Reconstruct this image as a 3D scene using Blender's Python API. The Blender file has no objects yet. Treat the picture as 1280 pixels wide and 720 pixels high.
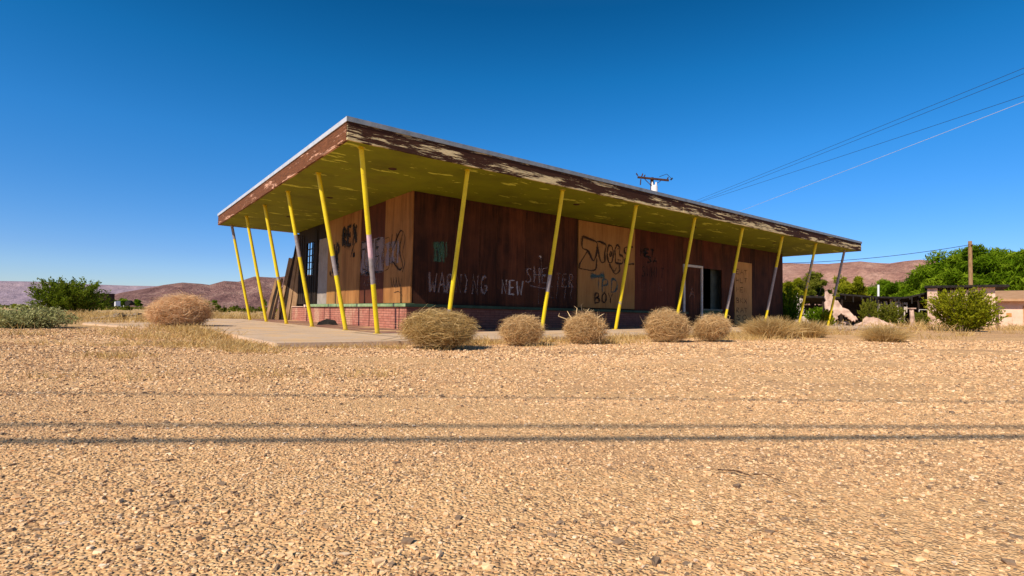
import bpy, math, random
import numpy as np
from mathutils import Vector, Matrix
RS = np.random.RandomState
scn = bpy.context.scene
col = scn.collection
rad = math.radians

# ------------------------------------------------------------------ camera / frame of the place
FOC, ROLL, PITCH, TH, ZC = 675.8, rad(1.06), rad(2.84), rad(52.39), .43
cr, sr, cp, sp = math.cos(ROLL), math.sin(ROLL), math.cos(PITCH), math.sin(PITCH)
FWD = np.array([0, cp, sp]); _up = np.array([0, -sp, cp]); _rt = np.array([1., 0, 0])
RT = _rt*cr + _up*sr; UP = -_rt*sr + _up*cr
CAM = np.array([0, 0, ZC])
AU = np.array([math.sin(TH), math.cos(TH), 0]); AV = np.array([-math.cos(TH), math.sin(TH), 0])
ORG = np.array([.233, 12.273, 0])
def at(px, py, Y):
    d = FWD + RT*(px-640)/FOC - UP*(py-360)/FOC
    return CAM + d*(Y/d[1])
def Gn(x, y):
    dx = np.asarray(x) - ORG[0]; dy = np.asarray(y) - ORG[1]
    s = dx*AU[0] + dy*AU[1]; w = dx*AV[0] + dy*AV[1]
    return -.07 + .0105*np.clip(s+3.2, 0, 21) + .0055*np.clip(w, 0, 14)
def Wl(u, v, z=0): return ORG + AU*u + AV*v + np.array([0, 0, z])
def slabz(u, v): return .0105*min(max(u+3.2, 0), 21) + .0055*min(max(v, 0), 14)
def gp(x, y): return np.array([x, y, float(Gn(x, y))])

# ------------------------------------------------------------------ noise in numpy
def _hash(ix, iy, s):
    n = (ix*374761393 + iy*668265263 + s*974634777) & 0x7fffffff
    n = ((n ^ (n >> 13))*1274126177) & 0x7fffffff
    return ((n ^ (n >> 16)) & 0xffff)/65535.
def vnoise(x, y, s=0):
    ix = np.floor(x).astype(np.int64); iy = np.floor(y).astype(np.int64)
    fx = x-ix; fy = y-iy; fx = fx*fx*(3-2*fx); fy = fy*fy*(3-2*fy)
    a = _hash(ix, iy, s); b = _hash(ix+1, iy, s); c = _hash(ix, iy+1, s); d = _hash(ix+1, iy+1, s)
    return (a*(1-fx)+b*fx)*(1-fy) + (c*(1-fx)+d*fx)*fy
def fbm(x, y, o=5, s=0, ridged=False):
    t = 0; a = .5; n = 0
    for k in range(o):
        q = vnoise(x*2**k, y*2**k, s+k*17)
        if ridged: q = 1-abs(2*q-1)
        t = t + a*q; n += a; a *= .5
    return t/n

# ------------------------------------------------------------------ mesh helpers
class MB:
    def __init__(s): s.v = []; s.f = []; s.m = []; s.a = []; s.c = []
    def add(s, V, F, mi=0, a=0., c=None):
        o = len(s.v); V = [tuple(map(float, p)) for p in V]; s.v += V
        s.f += [tuple(i+o for i in f) for f in F]; s.m += [mi]*len(F)
        s.a += list(a) if hasattr(a, '__len__') else [a]*len(V)
        s.c += list(c) if c is not None else [(0., 0., 0., 1.)]*len(V)
        return s
    def box(s, lo, hi, mi=0, a=0.):
        x0, y0, z0 = lo; x1, y1, z1 = hi
        return s.add([(x0,y0,z0),(x1,y0,z0),(x1,y1,z0),(x0,y1,z0),(x0,y0,z1),(x1,y0,z1),(x1,y1,z1),(x0,y1,z1)],
              [(0,3,2,1),(4,5,6,7),(0,1,5,4),(1,2,6,5),(2,3,7,6),(3,0,4,7)], mi, a)
    def hexa(s, P, mi=0, a=0.):
        return s.add(P, [(0,3,2,1),(4,5,6,7),(0,1,5,4),(1,2,6,5),(2,3,7,6),(3,0,4,7)], mi, a)
    def beam(s, p, q, w, t, up=(0,0,1), mi=0, a=0.):
        p = np.array(p, float); q = np.array(q, float); d = q-p; d /= np.linalg.norm(d)+1e-9
        x = np.cross(d, up); 
        if np.linalg.norm(x) < 1e-3: x = np.cross(d, (1, 0, 0))
        x /= np.linalg.norm(x); y = np.cross(x, d)
        x = x*w/2; y = y*t/2
        return s.hexa([p-x-y, p+x-y, p+x+y, p-x+y, q-x-y, q+x-y, q+x+y, q-x+y], mi, a)
    def tube(s, pts, r, n=8, mi=0, a=0., c=None, cap=True):
        pts = [np.array(p, float) for p in pts]; k = len(pts)
        rr = r if hasattr(r, '__len__') else [r]*k
        V = []; F = []; A = []; Cc = []
        ref = np.array([0.31, .17, 0.93])
        for i, p in enumerate(pts):
            d = pts[min(i+1, k-1)] - pts[max(i-1, 0)]; d /= np.linalg.norm(d)+1e-9
            x = np.cross(d, ref); 
            if np.linalg.norm(x) < .15: x = np.cross(d, (1., 0, 0))
            x /= np.linalg.norm(x); y = np.cross(d, x)
            for j in range(n):
                t = 2*math.pi*j/n; V.append(p + (x*math.cos(t)+y*math.sin(t))*rr[i])
                if c is not None: Cc.append(c[i])
                A.append(a[i] if hasattr(a, '__len__') else a)
        for i in range(k-1):
            for j in range(n):
                F.append((i*n+j, i*n+(j+1) % n, (i+1)*n+(j+1) % n, (i+1)*n+j))
        if cap: F.append(tuple(range(n))[::-1]); F.append(tuple((k-1)*n+j for j in range(n)))
        return s.add(V, F, mi, A, Cc if c is not None else None)
    def build(s, name, mats, parent=None, smooth=False, bevel=0):
        me = bpy.data.meshes.new(name); me.from_pydata(s.v, [], s.f)
        mats = mats if isinstance(mats, (list, tuple)) else [mats]
        for m in mats: me.materials.append(m)
        me.polygons.foreach_set('material_index', s.m)
        me.polygons.foreach_set('use_smooth', [smooth]*len(s.f))
        at_ = me.attributes.new('var', 'FLOAT', 'POINT'); at_.data.foreach_set('value', s.a)
        ca = me.attributes.new('tint', 'FLOAT_COLOR', 'POINT'); ca.data.foreach_set('color', [x for c in s.c for x in c])
        me.update()
        o = bpy.data.objects.new(name, me); col.objects.link(o)
        if parent is not None: o.parent = parent
        if bevel:
            b = o.modifiers.new('b', 'BEVEL'); b.width = bevel; b.segments = 2; b.limit_method = 'ANGLE'
        return o
def npmesh(name, V, F, mat, var=None, parent=None, smooth=False):
    """V (n,3) array; F (m,3|4) array"""
    V = np.asarray(V, np.float32); F = np.asarray(F, np.int32)
    me = bpy.data.meshes.new(name); k = F.shape[1]
    me.vertices.add(len(V)); me.vertices.foreach_set('co', V.ravel())
    me.loops.add(F.size); me.loops.foreach_set('vertex_index', F.ravel())
    me.polygons.add(len(F)); me.polygons.foreach_set('loop_start', np.arange(0, F.size, k, dtype=np.int32))
    me.polygons.foreach_set('use_smooth', np.full(len(F), smooth))
    me.materials.append(mat)
    if var is not None:
        a = me.attributes.new('var', 'FLOAT', 'POINT'); a.data.foreach_set('value', np.asarray(var, np.float32))
    me.update(calc_edges=True); me.validate()
    o = bpy.data.objects.new(name, me); col.objects.link(o)
    if parent is not None: o.parent = parent
    return o
def tag(o, label=None, cat=None, group=None, kind=None):
    if label: o['label'] = label
    if cat: o['category'] = cat
    if group: o['group'] = group
    if kind: o['kind'] = kind
    return o
def empty(name, loc, rz=0):
    o = bpy.data.objects.new(name, None); col.objects.link(o); o.location = tuple(map(float, loc)); o.rotation_euler = (0, 0, rz)
    o.empty_display_size = .2
    return o
def orient(M):   # make faces point out is left to the renderer: all materials are two sided
    return M

# ------------------------------------------------------------------ materials
class NT:
    def __init__(s, name):
        s.mat = bpy.data.materials.new(name); s.mat.use_nodes = True
        s.t = s.mat.node_tree; s.t.nodes.clear()
        s.out = s.t.nodes.new('ShaderNodeOutputMaterial'); s.b = s.t.nodes.new('ShaderNodeBsdfPrincipled')
        s.t.links.new(s.b.outputs[0], s.out.inputs[0])
        s.b.inputs['Roughness'].default_value = .9; s.b.inputs['Specular IOR Level'].default_value = .25
        s._tc = None
    def n(s, ty, **k):
        nd = s.t.nodes.new(ty)
        for a, v in k.items(): setattr(nd, a, v)
        return nd
    def l(s, a, b): s.t.links.new(a, b)
    def tc(s):
        if s._tc is None: s._tc = s.n('ShaderNodeTexCoord').outputs['Object']
        return s._tc
    def mapped(s, scale, src=None, rot=(0, 0, 0)):
        m = s.n('ShaderNodeMapping'); m.inputs['Scale'].default_value = scale; m.inputs['Rotation'].default_value = rot
        s.l(src or s.tc(), m.inputs['Vector']); return m.outputs[0]
    def noise(s, scale, detail=4, rough=.6, vec=None, dist=0.):
        k = s.n('ShaderNodeTexNoise'); k.inputs['Scale'].default_value = scale; k.inputs['Detail'].default_value = detail
        k.inputs['Roughness'].default_value = rough; k.inputs['Distortion'].default_value = dist
        s.l(vec or s.tc(), k.inputs['Vector']); return k.outputs[0]
    def ramp(s, fac, stops, interp='LINEAR'):
        r = s.n('ShaderNodeValToRGB'); e = r.color_ramp.elements; r.color_ramp.interpolation = interp
        while len(e) < len(stops): e.new(.5)
        for q, (p, c) in zip(e, stops):
            q.position = p; q.color = (c, c, c, 1) if not hasattr(c, '__len__') else (*c, 1)
        s.l(fac, r.inputs[0]); return r.outputs[0]
    def mix(s, fac, a, b, mode='MIX'):
        m = s.n('ShaderNodeMix', data_type='RGBA', blend_type=mode)
        for i, x in ((0, fac), (6, a), (7, b)):
            if isinstance(x, (int, float)): m.inputs[i].default_value = x
            elif isinstance(x, tuple): m.inputs[i].default_value = (*x, 1) if len(x) == 3 else x
            else: s.l(x, m.inputs[i])
        return m.outputs[2]
    def math(s, op, a, b=0.):
        m = s.n('ShaderNodeMath', operation=op)
        for i, x in enumerate((a, b)):
            if isinstance(x, (int, float)): m.inputs[i].default_value = x
            else: s.l(x, m.inputs[i])
        return m.outputs[0]
    def attr(s, name): 
        a = s.n('ShaderNodeAttribute'); a.attribute_name = name; return a
    def sep(s, src=None):
        p = s.n('ShaderNodeSeparateXYZ'); s.l(src or s.tc(), p.inputs[0]); return p.outputs
    def comb(s, x, y, z):
        p = s.n('ShaderNodeCombineXYZ')
        for i, q in enumerate((x, y, z)):
            if isinstance(q, (int, float)): p.inputs[i].default_value = q
            else: s.l(q, p.inputs[i])
        return p.outputs[0]
    def bump(s, h, strength=.5, dist=.01):
        b = s.n('ShaderNodeBump'); b.inputs['Strength'].default_value = strength; b.inputs['Distance'].default_value = dist
        s.l(h, b.inputs['Height']); s.l(b.outputs[0], s.b.inputs['Normal']); return s
    def done(s, color=None, rough=None, spec=None, metal=None):
        if color is not None:
            if isinstance(color, tuple): s.b.inputs['Base Color'].default_value = (*color, 1)
            else: s.l(color, s.b.inputs['Base Color'])
        if rough is not None:
            if isinstance(rough, (int, float)): s.b.inputs['Roughness'].default_value = rough
            else: s.l(rough, s.b.inputs['Roughness'])
        if spec is not None: s.b.inputs['Specular IOR Level'].default_value = spec
        if metal is not None: s.b.inputs['Metallic'].default_value = metal
        return s.mat

def mat_speckle(name, c0, c1, scale=8, rough=.9, detail=5, bump=.3, bd=.01, stretch=(1, 1, 1), spec=.2):
    t = NT(name); v = t.mapped(stretch)
    n1 = t.noise(scale, detail, .65, v)
    c = t.ramp(n1, [(.32, c0), (.68, c1)])
    t.bump(n1, bump, bd)
    return t.done(c, rough, spec)

def mat_wood(name, base, dark, light, stain=.5, seed=0., seam=None, rough=.85):
    """weathered plywood: vertical grain, run stains, blotches; coordinates are the building's own"""
    t = NT(name)
    o = t.n('ShaderNodeMapping'); o.inputs['Location'].default_value = (seed*3.1, seed*1.7, seed*.9); t.l(t.tc(), o.inputs['Vector'])
    src = o.outputs[0]
    g = t.noise(1., 6, .7, t.mapped((26, 26, 1.1), src), .4)
    st = t.noise(1., 4, .6, t.mapped((3.2, 3.2, .35), src), .8)
    bl = t.noise(1.1, 5, .6, src)
    c = t.ramp(g, [(.25, dark), (.5, base), (.8, light)])
    c = t.mix(t.math('MULTIPLY', t.ramp(st, [(.42, 0.), (.62, 1.)]), stain), c, tuple(x*.38 for x in dark))
    c = t.mix(t.math('MULTIPLY', t.ramp(bl, [(.45, 0.), (.7, 1.)]), .45), c, light)
    # splash-bleached foot of the sheet
    z = t.sep()[2]
    t.bump(g, .35, .004)
    return t.done(c, rough, .25)

M = {}
# --- ground
def mk_ground():
    t = NT('gravel_ground'); P = t.sep()
    big = t.noise(.35, 5, .6); mid = t.noise(2.3, 6, .65); fine = t.noise(26, 5, .75)
    c = t.ramp(fine, [(.28, (.29, .165, .083)), (.5, (.72, .435, .20)), (.75, (.90, .60, .31))])
    c = t.mix(t.ramp(big, [(.35, 0.), (.7, .55)]), c, t.mix(.6, c, (.62, .345, .185)))
    vo = t.n('ShaderNodeTexVoronoi'); vo.inputs['Scale'].default_value = 95; vo.inputs['Randomness'].default_value = 1
    t.l(t.tc(), vo.inputs['Vector'])
    vs = t.n('ShaderNodeSeparateColor'); t.l(vo.outputs['Color'], vs.inputs[0])
    peb = t.ramp(vs.outputs[0], [(.0, (.10, .065, .045)), (.10, (.34, .19, .10)), (.45, (.72, .435, .20)), (.8, (.86, .56, .285)), (1, (.93, .71, .46))])
    msk = t.math('MULTIPLY', t.ramp(vo.outputs['Distance'], [(.30, 1.), (.62, 0.)]), t.ramp(mid, [(.3, .45), (.6, .95)]))
    c = t.mix(msk, c, peb)
    # larger scattered darker stones
    v2 = t.n('ShaderNodeTexVoronoi'); v2.inputs['Scale'].default_value = 16; t.l(t.tc(), v2.inputs['Vector'])
    s2 = t.n('ShaderNodeSeparateColor'); t.l(v2.outputs['Color'], s2.inputs[0])
    m2 = t.math('MULTIPLY', t.ramp(v2.outputs['Distance'], [(.12, 1.), (.3, 0.)]), t.ramp(s2.outputs[1], [(.72, 0.), (.80, .7)]))
    c = t.mix(m2, c, (.17, .10, .065))
    # worn wheel tracks and drifts running along the road
    tr = t.noise(1., 4, .6, t.mapped((.10, .9, 1), None, (0, 0, rad(4))))
    c = t.mix(t.math('MULTIPLY', t.ramp(tr, [(.50, 0.), (.66, 1.)]), .5), c, (.42, .235, .135))
    c = t.mix(t.math('MULTIPLY', t.ramp(tr, [(.30, 1.), (.42, 0.)]), .4), c, (.84, .54, .33))
    # distance: open desert, ochre with straw
    r = t.math('ADD', t.math('MULTIPLY', P[0], -.75), P[1])
    far = t.ramp(t.math('DIVIDE', t.math('ADD', t.math('MULTIPLY', t.math('SUBTRACT', mid, .5), 9.), r), 60.), [(.22, 0.), (.42, 1.)])
    strw = t.ramp(t.noise(.6, 6, .7), [(.35, (.46, .27, .13)), (.6, (.52, .36, .15)), (.8, (.30, .23, .10))])
    c = t.mix(t.math('MULTIPLY', far, .8), c, strw)
    vfar = t.ramp(t.math('DIVIDE', P[1], 600.), [(.12, 0.), (.5, 1.)])
    c = t.mix(vfar, c, (.25, .17, .13))
    h = t.math('ADD', t.math('MULTIPLY', msk, .7), t.math('ADD', t.math('MULTIPLY', fine, .5), t.math('MULTIPLY', mid, .9)))
    t.bump(h, .8, .012)
    return t.done(c, .95, .12)
M['ground'] = mk_ground()
def mk_stone():
    t = NT('gravel_stone'); a = t.attr('var').outputs['Fac']
    c = t.ramp(a, [(0, (.07, .05, .04)), (.09, (.14, .09, .06)), (.12, (.36, .20, .10)), (.30, (.60, .36, .165)), (.6, (.83, .53, .265)), (.92, (.92, .66, .38)), (1, (.88, .78, .66))])
    c = t.mix(.3, c, t.ramp(t.noise(180, 3), [(.3, (.35, .21, .12)), (.7, (.78, .56, .36))]))
    return t.done(c, .9, .15)
M['stone'] = mk_stone()
def mk_slab():
    t = NT('concrete'); P = t.sep()
    n1 = t.noise(1.3, 6, .65); n2 = t.noise(22, 5, .7)
    c = t.ramp(n1, [(.3, (.48, .335, .22)), (.7, (.66, .49, .345))])
    c = t.mix(.35, c, t.ramp(n2, [(.3, (.38, .26, .175)), (.7, (.70, .53, .38))]))
    # porch floor inside the post line keeps old red floor paint
    inn = t.math('MULTIPLY', t.ramp(t.math('ADD', P[0], 3.12), [(.0, 0.), (.04, 1.)]), t.ramp(t.math('SUBTRACT', P[1], .78), [(.0, 0.), (.04, 1.)]))
    red = t.ramp(t.noise(3.5, 5, .7), [(.35, (.17, .07, .05)), (.65, (.30, .15, .11))])
    c = t.mix(t.math('MULTIPLY', inn, t.ramp(n1, [(.25, .55), (.5, .95)])), c, red)
    c = t.mix(t.ramp(t.noise(.9, 6, .7), [(.50, 0.), (.62, .8)]), c, (.66, .42, .21))
    c = t.mix(t.ramp(t.noise(2.6, 5, .7), [(.62, 0.), (.72, .45)]), c, (.22, .14, .09))
    # joints and cracks
    v = t.n('ShaderNodeTexVoronoi', feature='DISTANCE_TO_EDGE'); v.inputs['Scale'].default_value = .45
    dn = t.mix(.12, t.tc(), t.n('ShaderNodeTexNoise').outputs['Color']); t.l(dn, v.inputs['Vector'])
    ck = t.ramp(v.outputs['Distance'], [(.0, 1.), (.012, 0.)])
    c = t.mix(t.math('MULTIPLY', ck, .8), c, (.12, .08, .05))
    t.bump(n2, .3, .006)
    return t.done(c, .9, .15)
M['slab'] = mk_slab()
# --- building
D0, D1, D2 = (.052, .0145, .0060), (.022, .0065, .0035), (.115, .036, .0145)
for i in range(4):
    k = (1., .85, 1.2, .95)[i]
    M['dark%d' % i] = mat_wood('dark_plywood_%d' % i, tuple(x*k*1.25 for x in D0), tuple(x*k*1.25 for x in D1), tuple(x*k*1.25 for x in D2), .75, i+1.)
M['tan0'] = mat_wood('tan_plywood', (.33, .16, .048), (.25, .115, .034), (.42, .22, .075), .3, 7.)
M['tan1'] = mat_wood('orange_plywood', (.34, .145, .042), (.24, .094, .028), (.44, .21, .072), .5, 9.)
M['tan2'] = mat_wood('pale_plywood', (.50, .25, .085), (.36, .17, .06), (.62, .35, .13), .25, 12.)
M['redply'] = mat_wood('red_plywood', (.095, .022, .010), (.05, .013, .007), (.15, .042, .019), .5, 15.)
M['burnt'] = mat_wood('burnt_wood', (.022, .014, .010), (.008, .006, .005), (.06, .035, .02), .6, 17.)
M['oldwood'] = mat_wood('weathered_wood', (.30, .17, .085), (.09, .045, .022), (.52, .34, .19), .4, 19.)
M['greywood'] = mat_wood('grey_wood', (.26, .20, .15), (.10, .075, .055), (.44, .35, .27), .4, 21.)
M['whiteboard'] = mat_speckle('grey_white_board', (.24, .20, .18), (.36, .31, .28), 3)
M['greengrey'] = mat_speckle('grey_green_panel', (.10, .12, .10), (.17, .19, .16), 3)
M['greenpanel'] = mat_speckle('dark_green_panel', (.03, .07, .04), (.06, .11, .06), 4)
M['white'] = mat_speckle('old_white_paint', (.45, .41, .38), (.66, .62, .58), 9)
M['metal'] = mat_speckle('galvanised_edge', (.52, .54, .56), (.70, .70, .71), 5, .38, spec=.6)
M['metal'].node_tree.nodes['Principled BSDF'].inputs['Metallic'].default_value = .15
M['metal_shaded'] = mat_speckle('shaded_metal_edge', (.13, .16, .19), (.24, .27, .30), 5, .5, spec=.5)  # darker copy of the edge metal: dim grazing light put into the colour
M['roof'] = mat_speckle('roof_gravel', (.35, .33, .31), (.55, .53, .50), 30)
M['black'] = mat_speckle('charred', (.008, .007, .007), (.03, .025, .022), 6)
M['inside'] = mat_speckle('dark_interior', (.02, .015, .012), (.05, .035, .025), 4)
def mk_soffit():
    t = NT('olive_soffit'); n1 = t.noise(.8, 5, .6); n2 = t.noise(1., 5, .65, t.mapped((1.1, 3.2, 1), None, (0, 0, .2)))
    c = t.ramp(n1, [(.3, (.125, .132, .003)), (.55, (.20, .222, .004)), (.75, (.155, .140, .008))])
    c = t.mix(t.math('MULTIPLY', t.ramp(t.noise(9, 4, .7), [(.5, 0.), (.75, 1.)]), .35), c, (.25, .20, .02))
    fl = t.ramp(n2, [(.608, 0.), (.628, 1.)])
    c = t.mix(t.math('MULTIPLY', fl, .85), c, (.60, .62, .075))
    dk = t.ramp(t.noise(1.7, 3, .5), [(.23, 1.), (.27, 0.)])
    c = t.mix(t.math('MULTIPLY', dk, .7), c, (.12, .07, .02))
    # sheet joints every 1.22 m
    P = t.sep(); w = t.math('ABSOLUTE', t.math('SUBTRACT', t.math('FRACT', t.math('DIVIDE', P[0], 1.22)), .5))
    c = t.mix(t.math('MULTIPLY', t.ramp(w, [(.0, 1.), (.006, 0.)]), .45), c, (.15, .12, .01))
    t.bump(fl, .3, .004)
    return t.done(c, .8, .25)
M['soffit'] = mk_soffit()
def mk_fascia(name, wood, peel, cut, soft, vec):
    t = NT(name)
    g = t.noise(1., 6, .7, t.mapped(vec)); big = t.noise(1., 6, .68, t.mapped(tuple(x*.11 for x in vec)), .6)
    c = t.ramp(g, [(.3, tuple(x*.4 for x in wood)), (.55, wood), (.8, tuple(x*1.9 for x in wood))])
    fine = t.noise(1., 5, .75, t.mapped(tuple(x*.55 for x in vec)))
    zb_ = t.math('MULTIPLY', t.math('SUBTRACT', t.sep()[2], 3.60), -.34)
    val = t.math('ADD', t.math('ADD', big, zb_), t.math('MULTIPLY', t.math('SUBTRACT', fine, .5), .42))
    pm = t.ramp(val, [(cut, 0.), (cut+soft, 1.)])
    c = t.mix(pm, c, t.mix(t.ramp(g, [(.3, 0.), (.6, 1.)]), tuple(x*.55 for x in peel), peel))
    t.bump(t.math('ADD', g, t.math('MULTIPLY', pm, 1.5)), .6, .006)
    return t.done(c, .85, .2)
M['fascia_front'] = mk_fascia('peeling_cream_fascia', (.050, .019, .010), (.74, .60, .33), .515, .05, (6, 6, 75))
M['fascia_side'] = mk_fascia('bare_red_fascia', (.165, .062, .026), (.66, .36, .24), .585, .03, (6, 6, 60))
def mk_post():
    t = NT('yellow_pole_paint'); a = t.attr('var').outputs['Fac']; tint = t.attr('tint').outputs['Color']
    n = t.noise(14, 5, .7); n2 = t.noise(3.2, 4, .6)
    y = t.ramp(n2, [(.3, (.68, .50, .008)), (.7, (.80, .64, .010))])
    y = t.mix(t.ramp(t.noise(40, 4, .7), [(.60, 0.), (.68, .75)]), y, (.26, .15, .04))
    y = t.mix(t.ramp(t.noise(1., 5, .7, t.mapped((30, 30, 2.2))), [(.58, 0.), (.72, .6)]), y, (.42, .27, .02))
    y = t.mix(t.ramp(t.sep()[2], [(.0, .5), (.16, 0.)]), y, (.45, .29, .10))
    g = t.ramp(n, [(.3, (.20, .17, .17)), (.7, (.36, .32, .32))])
    gm = t.ramp(t.math('ADD', a, t.math('MULTIPLY', t.math('SUBTRACT', n, .5), 1.1)), [(.45, 0.), (.55, 1.)])
    c = t.mix(gm, y, t.mix(1., g, tint, 'ADD'))
    return t.done(c, .5, .4)
M['post'] = mk_post()
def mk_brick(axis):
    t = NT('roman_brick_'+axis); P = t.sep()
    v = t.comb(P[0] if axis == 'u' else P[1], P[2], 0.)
    b = t.n('ShaderNodeTexBrick'); t.l(v, b.inputs['Vector'])
    b.inputs['Color1'].default_value = (.36, .115, .08, 1); b.inputs['Color2'].default_value = (.50, .20, .14, 1); b.inputs['Mortar'].default_value = (.13, .045, .03, 1)
    b.inputs['Scale'].default_value = 1; b.inputs['Brick Width'].default_value = .30; b.inputs['Row Height'].default_value = .067
    b.inputs['Mortar Size'].default_value = .011; b.inputs['Mortar Smooth'].default_value = .1; b.inputs['Bias'].default_value = -.2
    c = t.mix(.35, b.outputs['Color'], t.ramp(t.noise(7, 5, .7), [(.3, (.30, .10, .07)), (.7, (.62, .32, .24))]))
    if axis == 'v':
        pt = t.math('MULTIPLY', t.ramp(t.noise(1.1, 5, .7, t.mapped((1, 1, .35))), [(.50, 0.), (.60, 1.)]), t.ramp(t.math('SUBTRACT', P[1], 4.6), [(0, 0.), (.05, .62)]))
        c = t.mix(pt, c, t.mix(b.outputs['Fac'], (.60, .40, .26), (.34, .20, .13)))
        w = t.math('ABSOLUTE', t.math('SUBTRACT', t.math('FRACT', t.math('DIVIDE', t.math('ADD', P[1], .05), 1.83)), .5))
        c = t.mix(t.ramp(w, [(.0, .85), (.016, .85), (.018, 0.)]), c, (.07, .025, .02))
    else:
        c = t.mix(.6, c, (.06, .018, .014))  # shade on the front run is mixed into its brick colour
    t.bump(b.outputs['Fac'], -.9, .012)
    return t.done(c, .85, .2)
M['brick_u'] = mk_brick('u'); M['brick_v'] = mk_brick('v')
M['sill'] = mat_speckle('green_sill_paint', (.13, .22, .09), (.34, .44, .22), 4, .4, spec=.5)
M['sill_shaded'] = mat_speckle('shaded_green_sill_paint', (.015, .035, .02), (.04, .075, .045), 4, .6)  # front copy of the sill green, its shade darkened into the colour
def mk_spray(name, colr, dens):
    t = NT(name); a = t.attr('var').outputs['Fac']
    n = t.noise(16, 5, .7)
    k = t.math('ADD', a, t.math('MULTIPLY', t.math('SUBTRACT', n, .5), .9))
    al = t.math('MULTIPLY', t.ramp(k, [(.18, 0.), (.7, 1.)]), dens)
    t.l(al, t.b.inputs['Alpha']); return t.done(colr, .8)
M['sp_white'] = mk_spray('spray_white', (.38, .29, .28), .42)
M['sp_bright'] = mk_spray('spray_bright', (.56, .49, .48), .66)
M['sp_faint'] = mk_spray('spray_faint', (.36, .25, .22), .30)
M['sp_black'] = mk_spray('spray_black', (.012, .010, .011), .93)
M['sp_thin'] = mk_spray('spray_thin_black', (.035, .018, .012), .75)
M['sp_teal'] = mk_spray('spray_teal', (.03, .10, .11), .7)
M['sp_silver'] = mk_spray('spray_silver', (.30, .235, .25), .62)
M['sp_green'] = mk_spray('spray_green', (.07, .16, .10), .6)
# --- plants
def mk_twig(name, stops, trans=.0, sat=1.):
    t = NT(name); a = t.attr('var').outputs['Fac']
    c = t.ramp(a, stops)
    d = t.n('ShaderNodeBsdfDiffuse'); t.l(c, d.inputs[0])
    if trans:
        tr = t.n('ShaderNodeBsdfTranslucent'); t.l(c, tr.inputs[0])
        m = t.n('ShaderNodeMixShader'); m.inputs[0].default_value = trans
        t.l(d.outputs[0], m.inputs[1]); t.l(tr.outputs[0], m.inputs[2]); t.l(m.outputs[0], t.out.inputs[0])
    else: t.l(d.outputs[0], t.out.inputs[0])
    return t.mat
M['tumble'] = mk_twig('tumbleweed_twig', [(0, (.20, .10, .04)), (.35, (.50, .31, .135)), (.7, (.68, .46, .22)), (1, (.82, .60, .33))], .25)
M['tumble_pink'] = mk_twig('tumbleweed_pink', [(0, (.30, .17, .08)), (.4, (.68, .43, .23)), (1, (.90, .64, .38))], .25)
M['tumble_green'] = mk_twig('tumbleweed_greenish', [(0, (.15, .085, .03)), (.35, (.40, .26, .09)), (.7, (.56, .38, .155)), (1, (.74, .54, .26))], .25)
M['straw'] = mk_twig('straw', [(0, (.34, .20, .07)), (.5, (.60, .41, .16)), (1, (.76, .58, .30))], .35)
M['straw_y'] = mk_twig('yellow_straw', [(0, (.38, .24, .075)), (.5, (.60, .41, .16)), (1, (.76, .57, .29))], .35)
M['leaf_dark'] = mk_twig('leaf_deep_green', [(0, (.018, .040, .003)), (.5, (.095, .175, .006)), (1, (.26, .36, .02))], .4)
M['leaf_creosote'] = mk_twig('leaf_yellow_green', [(0, (.05, .06, .005)), (.5, (.21, .235, .010)), (1, (.44, .42, .03))], .4)
M['leaf_mid'] = mk_twig('leaf_olive', [(0, (.035, .045, .006)), (.5, (.13, .15, .014)), (1, (.28, .27, .04))], .4)
M['leaf_bush'] = mk_twig('leaf_bush', [(0, (.03, .05, .005)), (.5, (.11, .16, .012)), (1, (.23, .28, .03))], .4)
M['leaf_sage'] = mk_twig('leaf_sage', [(0, (.10, .11, .035)), (.5, (.30, .31, .12)), (1, (.54, .52, .26))], .25)
M['bark'] = mat_speckle('bark', (.06, .04, .025), (.16, .11, .07), 9)
M['polewood'] = mat_speckle('pole_wood', (.20, .11, .05), (.38, .24, .12), 5, stretch=(4, 4, .6))
M['darkwood'] = mat_speckle('dark_pole_wood', (.03, .014, .009), (.09, .04, .025), 5)
M['wire'] = mat_speckle('dark_wire', (.015, .015, .018), (.03, .03, .035), 3, .5)
M['glintwire'] = mat_speckle('glint_pale_wire', (.45, .45, .47), (.6, .6, .6), 3, .4, spec=.6)  # pale colour carries the sun glint on the wire
M['porcelain'] = mat_speckle('white_porcelain', (.72, .70, .68), (.82, .80, .78), 3, .4, spec=.5)
M['stucco'] = mat_speckle('pink_stucco', (.62, .42, .31), (.76, .54, .42), 2.2)
M['stucco_dirty'] = mat_speckle('dirty_stucco', (.30, .19, .14), (.74, .53, .42), 2.6)
M['rubble'] = mat_speckle('pale_rubble', (.26, .20, .16), (.74, .64, .56), 4.5)
M['tanroof'] = mat_speckle('tan_roof', (.36, .20, .10), (.50, .30, .17), 3)
M['garage'] = mat_speckle('orange_garage_door', (.40, .19, .05), (.52, .27, .09), 3, stretch=(1, 1, 6))
M['container'] = mat_speckle('brown_container', (.035, .018, .013), (.06, .03, .022), 2)

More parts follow.
